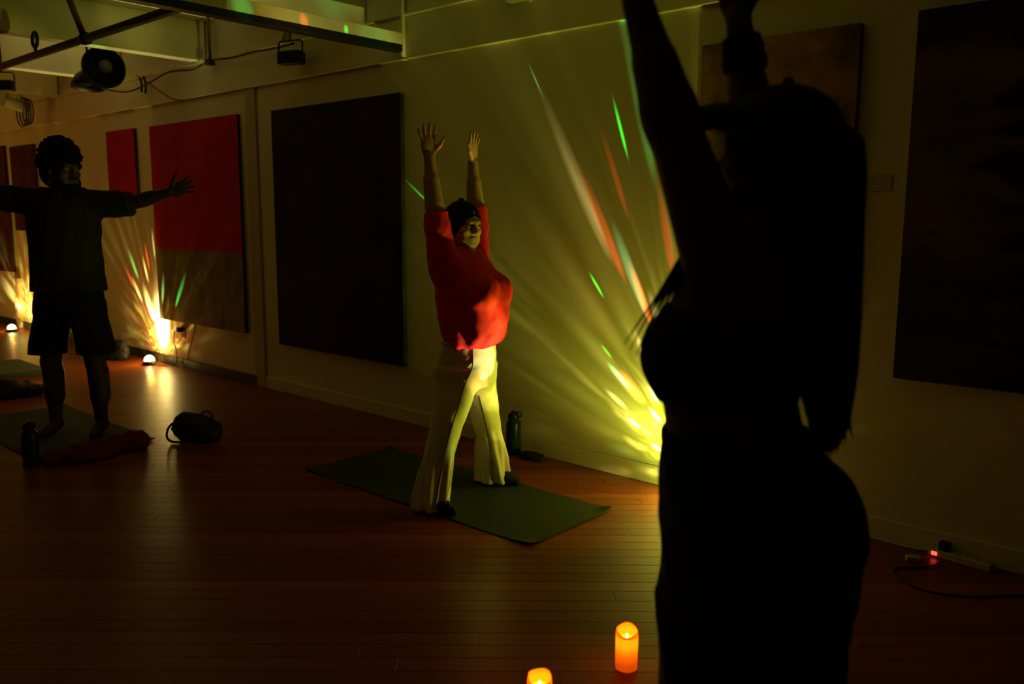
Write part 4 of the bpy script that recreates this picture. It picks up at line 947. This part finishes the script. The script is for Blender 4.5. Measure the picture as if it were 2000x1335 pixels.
def floodlight(label, loc, rz, sc=1.0, top=0.12):
    o = empty('floodlight', label, 'floodlight', loc, rz)
    bm = bmesh.new(); box(bm, -0.10*sc, 0.10*sc, -0.045*sc, 0.045*sc, -0.10*sc, 0.0, 0.012*sc); obj('housing', bm, BLACKM, o)
    for k in range(6): boxo('cooling_fin', (-0.085+k*0.034)*sc, (-0.079+k*0.034)*sc, 0.0452*sc, 0.060*sc, -0.09*sc, -0.01*sc, BLACKM, o)
    boxo('lens', -0.085*sc, 0.085*sc, -0.0475*sc, -0.0452*sc, -0.088*sc, -0.012*sc, mat('dark_lens', (0.02, 0.02, 0.02), 0.1, 0.1, 10), o)
    tubeo('yoke', [(-0.108*sc, 0, -0.05*sc), (-0.108*sc, 0, 0.06*sc), (-0.09*sc, 0, 0.075*sc), (0.09*sc, 0, 0.075*sc), (0.108*sc, 0, 0.06*sc), (0.108*sc, 0, -0.05*sc)], 0.007*sc, BLACKM, o, 6)
    tubeo('stem', [(0, 0, 0.075*sc), (0, 0, top)], 0.007*sc, BLACKM, o, 6)
floodlight('black box floodlight on a bracket under the conduit near the pole', (-5.44, 3.655, 2.60), math.radians(20), 0.95, 0.415)
floodlight('small black floodlight on a long stem beyond the large bell spotlight', (-8.40, 2.70, 2.58), math.radians(50), 0.9, 0.435)
def spot(label, loc, aim, sc, lit=False, hang=0.5):
    o = empty('spotlight', label, 'spotlight', loc)
    q = Vector(aim).normalized().to_track_quat('Z', 'Y').to_matrix().to_4x4()
    latheo('bell_shade', [(0.0, -0.13*sc), (0.05*sc, -0.128*sc), (0.085*sc, -0.105*sc), (0.125*sc, -0.06*sc), (0.155*sc, 0.0), (0.165*sc, 0.05*sc), (0.160*sc, 0.052*sc), (0.145*sc, 0.0), (0.11*sc, -0.05*sc), (0.0, -0.09*sc)], BLACKM, o, 36, q)
    latheo('rear_can', [(0.0, -0.24*sc), (0.055*sc, -0.235*sc), (0.062*sc, -0.22*sc), (0.062*sc, -0.132*sc), (0, -0.131*sc)], BLACKM, o, 24, q)
    latheo('bulb', [(0.0, -0.085*sc), (0.03*sc, -0.07*sc), (0.055*sc, -0.02*sc), (0.05*sc, 0.005*sc), (0.0, 0.02*sc)], mat('unlit_bulb', (0.2, 0.2, 0.16), 0.08, 0.1, 10), o, 24, q)
    a = Vector(aim).normalized()*(-0.17*sc)
    tubeo('stem', [tuple(a), (a.x, a.y, a.z+0.10*sc), (0, 0, hang)], 0.012*sc, BLACKM, o, 8)
spot('large black bell spotlight hanging under the joists above the crimson paintings', (-7.14, 3.05, 2.60), (0.75, -0.55, -0.35), 1.0, hang=0.42)
spot('lower black bell spotlight hanging just behind the larger one', (-7.85, 3.20, 2.56), (0.1, -0.1, -1.0), 0.85, hang=0.46)
rc = empty('pipe_clamp', 'small black ring clamp standing on the brown ceiling pipe', 'clamp', (-6.55, 2.33, 2.547))
bm = bmesh.new(); tube(bm, [(0.045*math.cos(t), 0, 0.075+0.05*math.sin(t)) for t in np.linspace(0, 2*PI, 20)], 0.012, 8, False); obj('ring', bm, BLACKM, rc, True)
tubeo('stud', [(0, 0, 0.0), (0, 0, 0.03)], 0.012, BLACKM, rc, 8)
pj = empty('security_camera', 'pale ceiling camera with coiled cables high on the wall above the person in shorts', 'camera', (-10.35, 3.45, 2.60))
latheo('housing', [(0, -0.12), (0.05, -0.12), (0.06, -0.10), (0.06, 0.12), (0.05, 0.13), (0, 0.13)], STRIPM, pj, 24, Matrix.Rotation(PI/2.3, 4, 'X'))
tubeo('mount', [(0, 0, 0.03), (0, 0.05, 0.15), (0, 0.05, 0.418)], 0.022, STRIPM, pj, 10)
for k in range(4):
    bm = bmesh.new(); tube(bm, [(0.02*k-0.03+(0.15-0.012*k)*math.cos(t), 0.05+0.02*k, -0.06+(0.16-0.01*k)*math.sin(t)) for t in np.linspace(0, 2*PI, 28)], 0.007, 6, False); obj('cable_coil', bm, CABLE, pj, True)
def cable(label, pts, r=0.008, m=CABLE): tag(tubeo('cable', spline(pts, 8), r, m, None, 6), label, 'cable')
cable('black cable drooping from the conduit under the large bell spotlight', [(-8.9, 3.70, 2.70), (-8.55, 3.67, 2.62), (-8.1, 3.66, 2.56), (-7.7, 3.67, 2.60), (-7.35, 3.69, 2.66), (-6.95, 3.70, 2.64), (-6.66, 3.69, 2.68)])
cable('black cable sagging along the conduit towards the box floodlight', [(-6.62, 3.70, 2.68), (-6.3, 3.69, 2.66), (-6.0, 3.69, 2.665), (-5.7, 3.69, 2.655), (-5.45, 3.69, 2.66)])
cable('thin cable hanging slack below the conduit beside the crimson painting', [(-8.0, 3.70, 2.70), (-7.75, 3.70, 2.60), (-7.4, 3.71, 2.45), (-7.2, 3.73, 2.41)], 0.005)
for xx, zz, lab in ((-7.98, 2.55, 'short straight black cable tail dangling beside the large bell spotlight'), (-7.90, 2.53, 'short black cable tail dangling next to the drooping thin cable')):
    t_ = tubeo('cable_tail', spline([(xx, 3.72, 2.685), (xx+0.02, 3.725, 2.62), (xx+0.01, 3.725, zz)], 6), 0.011, CABLE, None, 6); tag(t_, lab, 'cable', 'dangling cable tails')
em_ = empty('emergency_light', 'pale twin-head emergency light box high on the wall above the rays', 'emergency light', (-3.22, 3.76, 2.62))
bm = bmesh.new(); box(bm, -0.16, 0.16, -0.08, 0.0, 0.0, 0.16, 0.012); obj('housing', bm, STRIPM, em_)
for sx in (-0.10, 0.10): latheo('lamp_head', [(0, -0.03), (0.035, -0.028), (0.045, 0.02), (0.04, 0.024), (0, 0.02)], STRIPM, em_, 20, Matrix.Translation((sx, -0.11, 0.05)) @ Matrix.Rotation(PI/2, 4, 'X'))
boxo('test_button', -0.012, 0.012, -0.04, -0.02, -0.012, -0.0005, STRIPM, em_, 0.002)
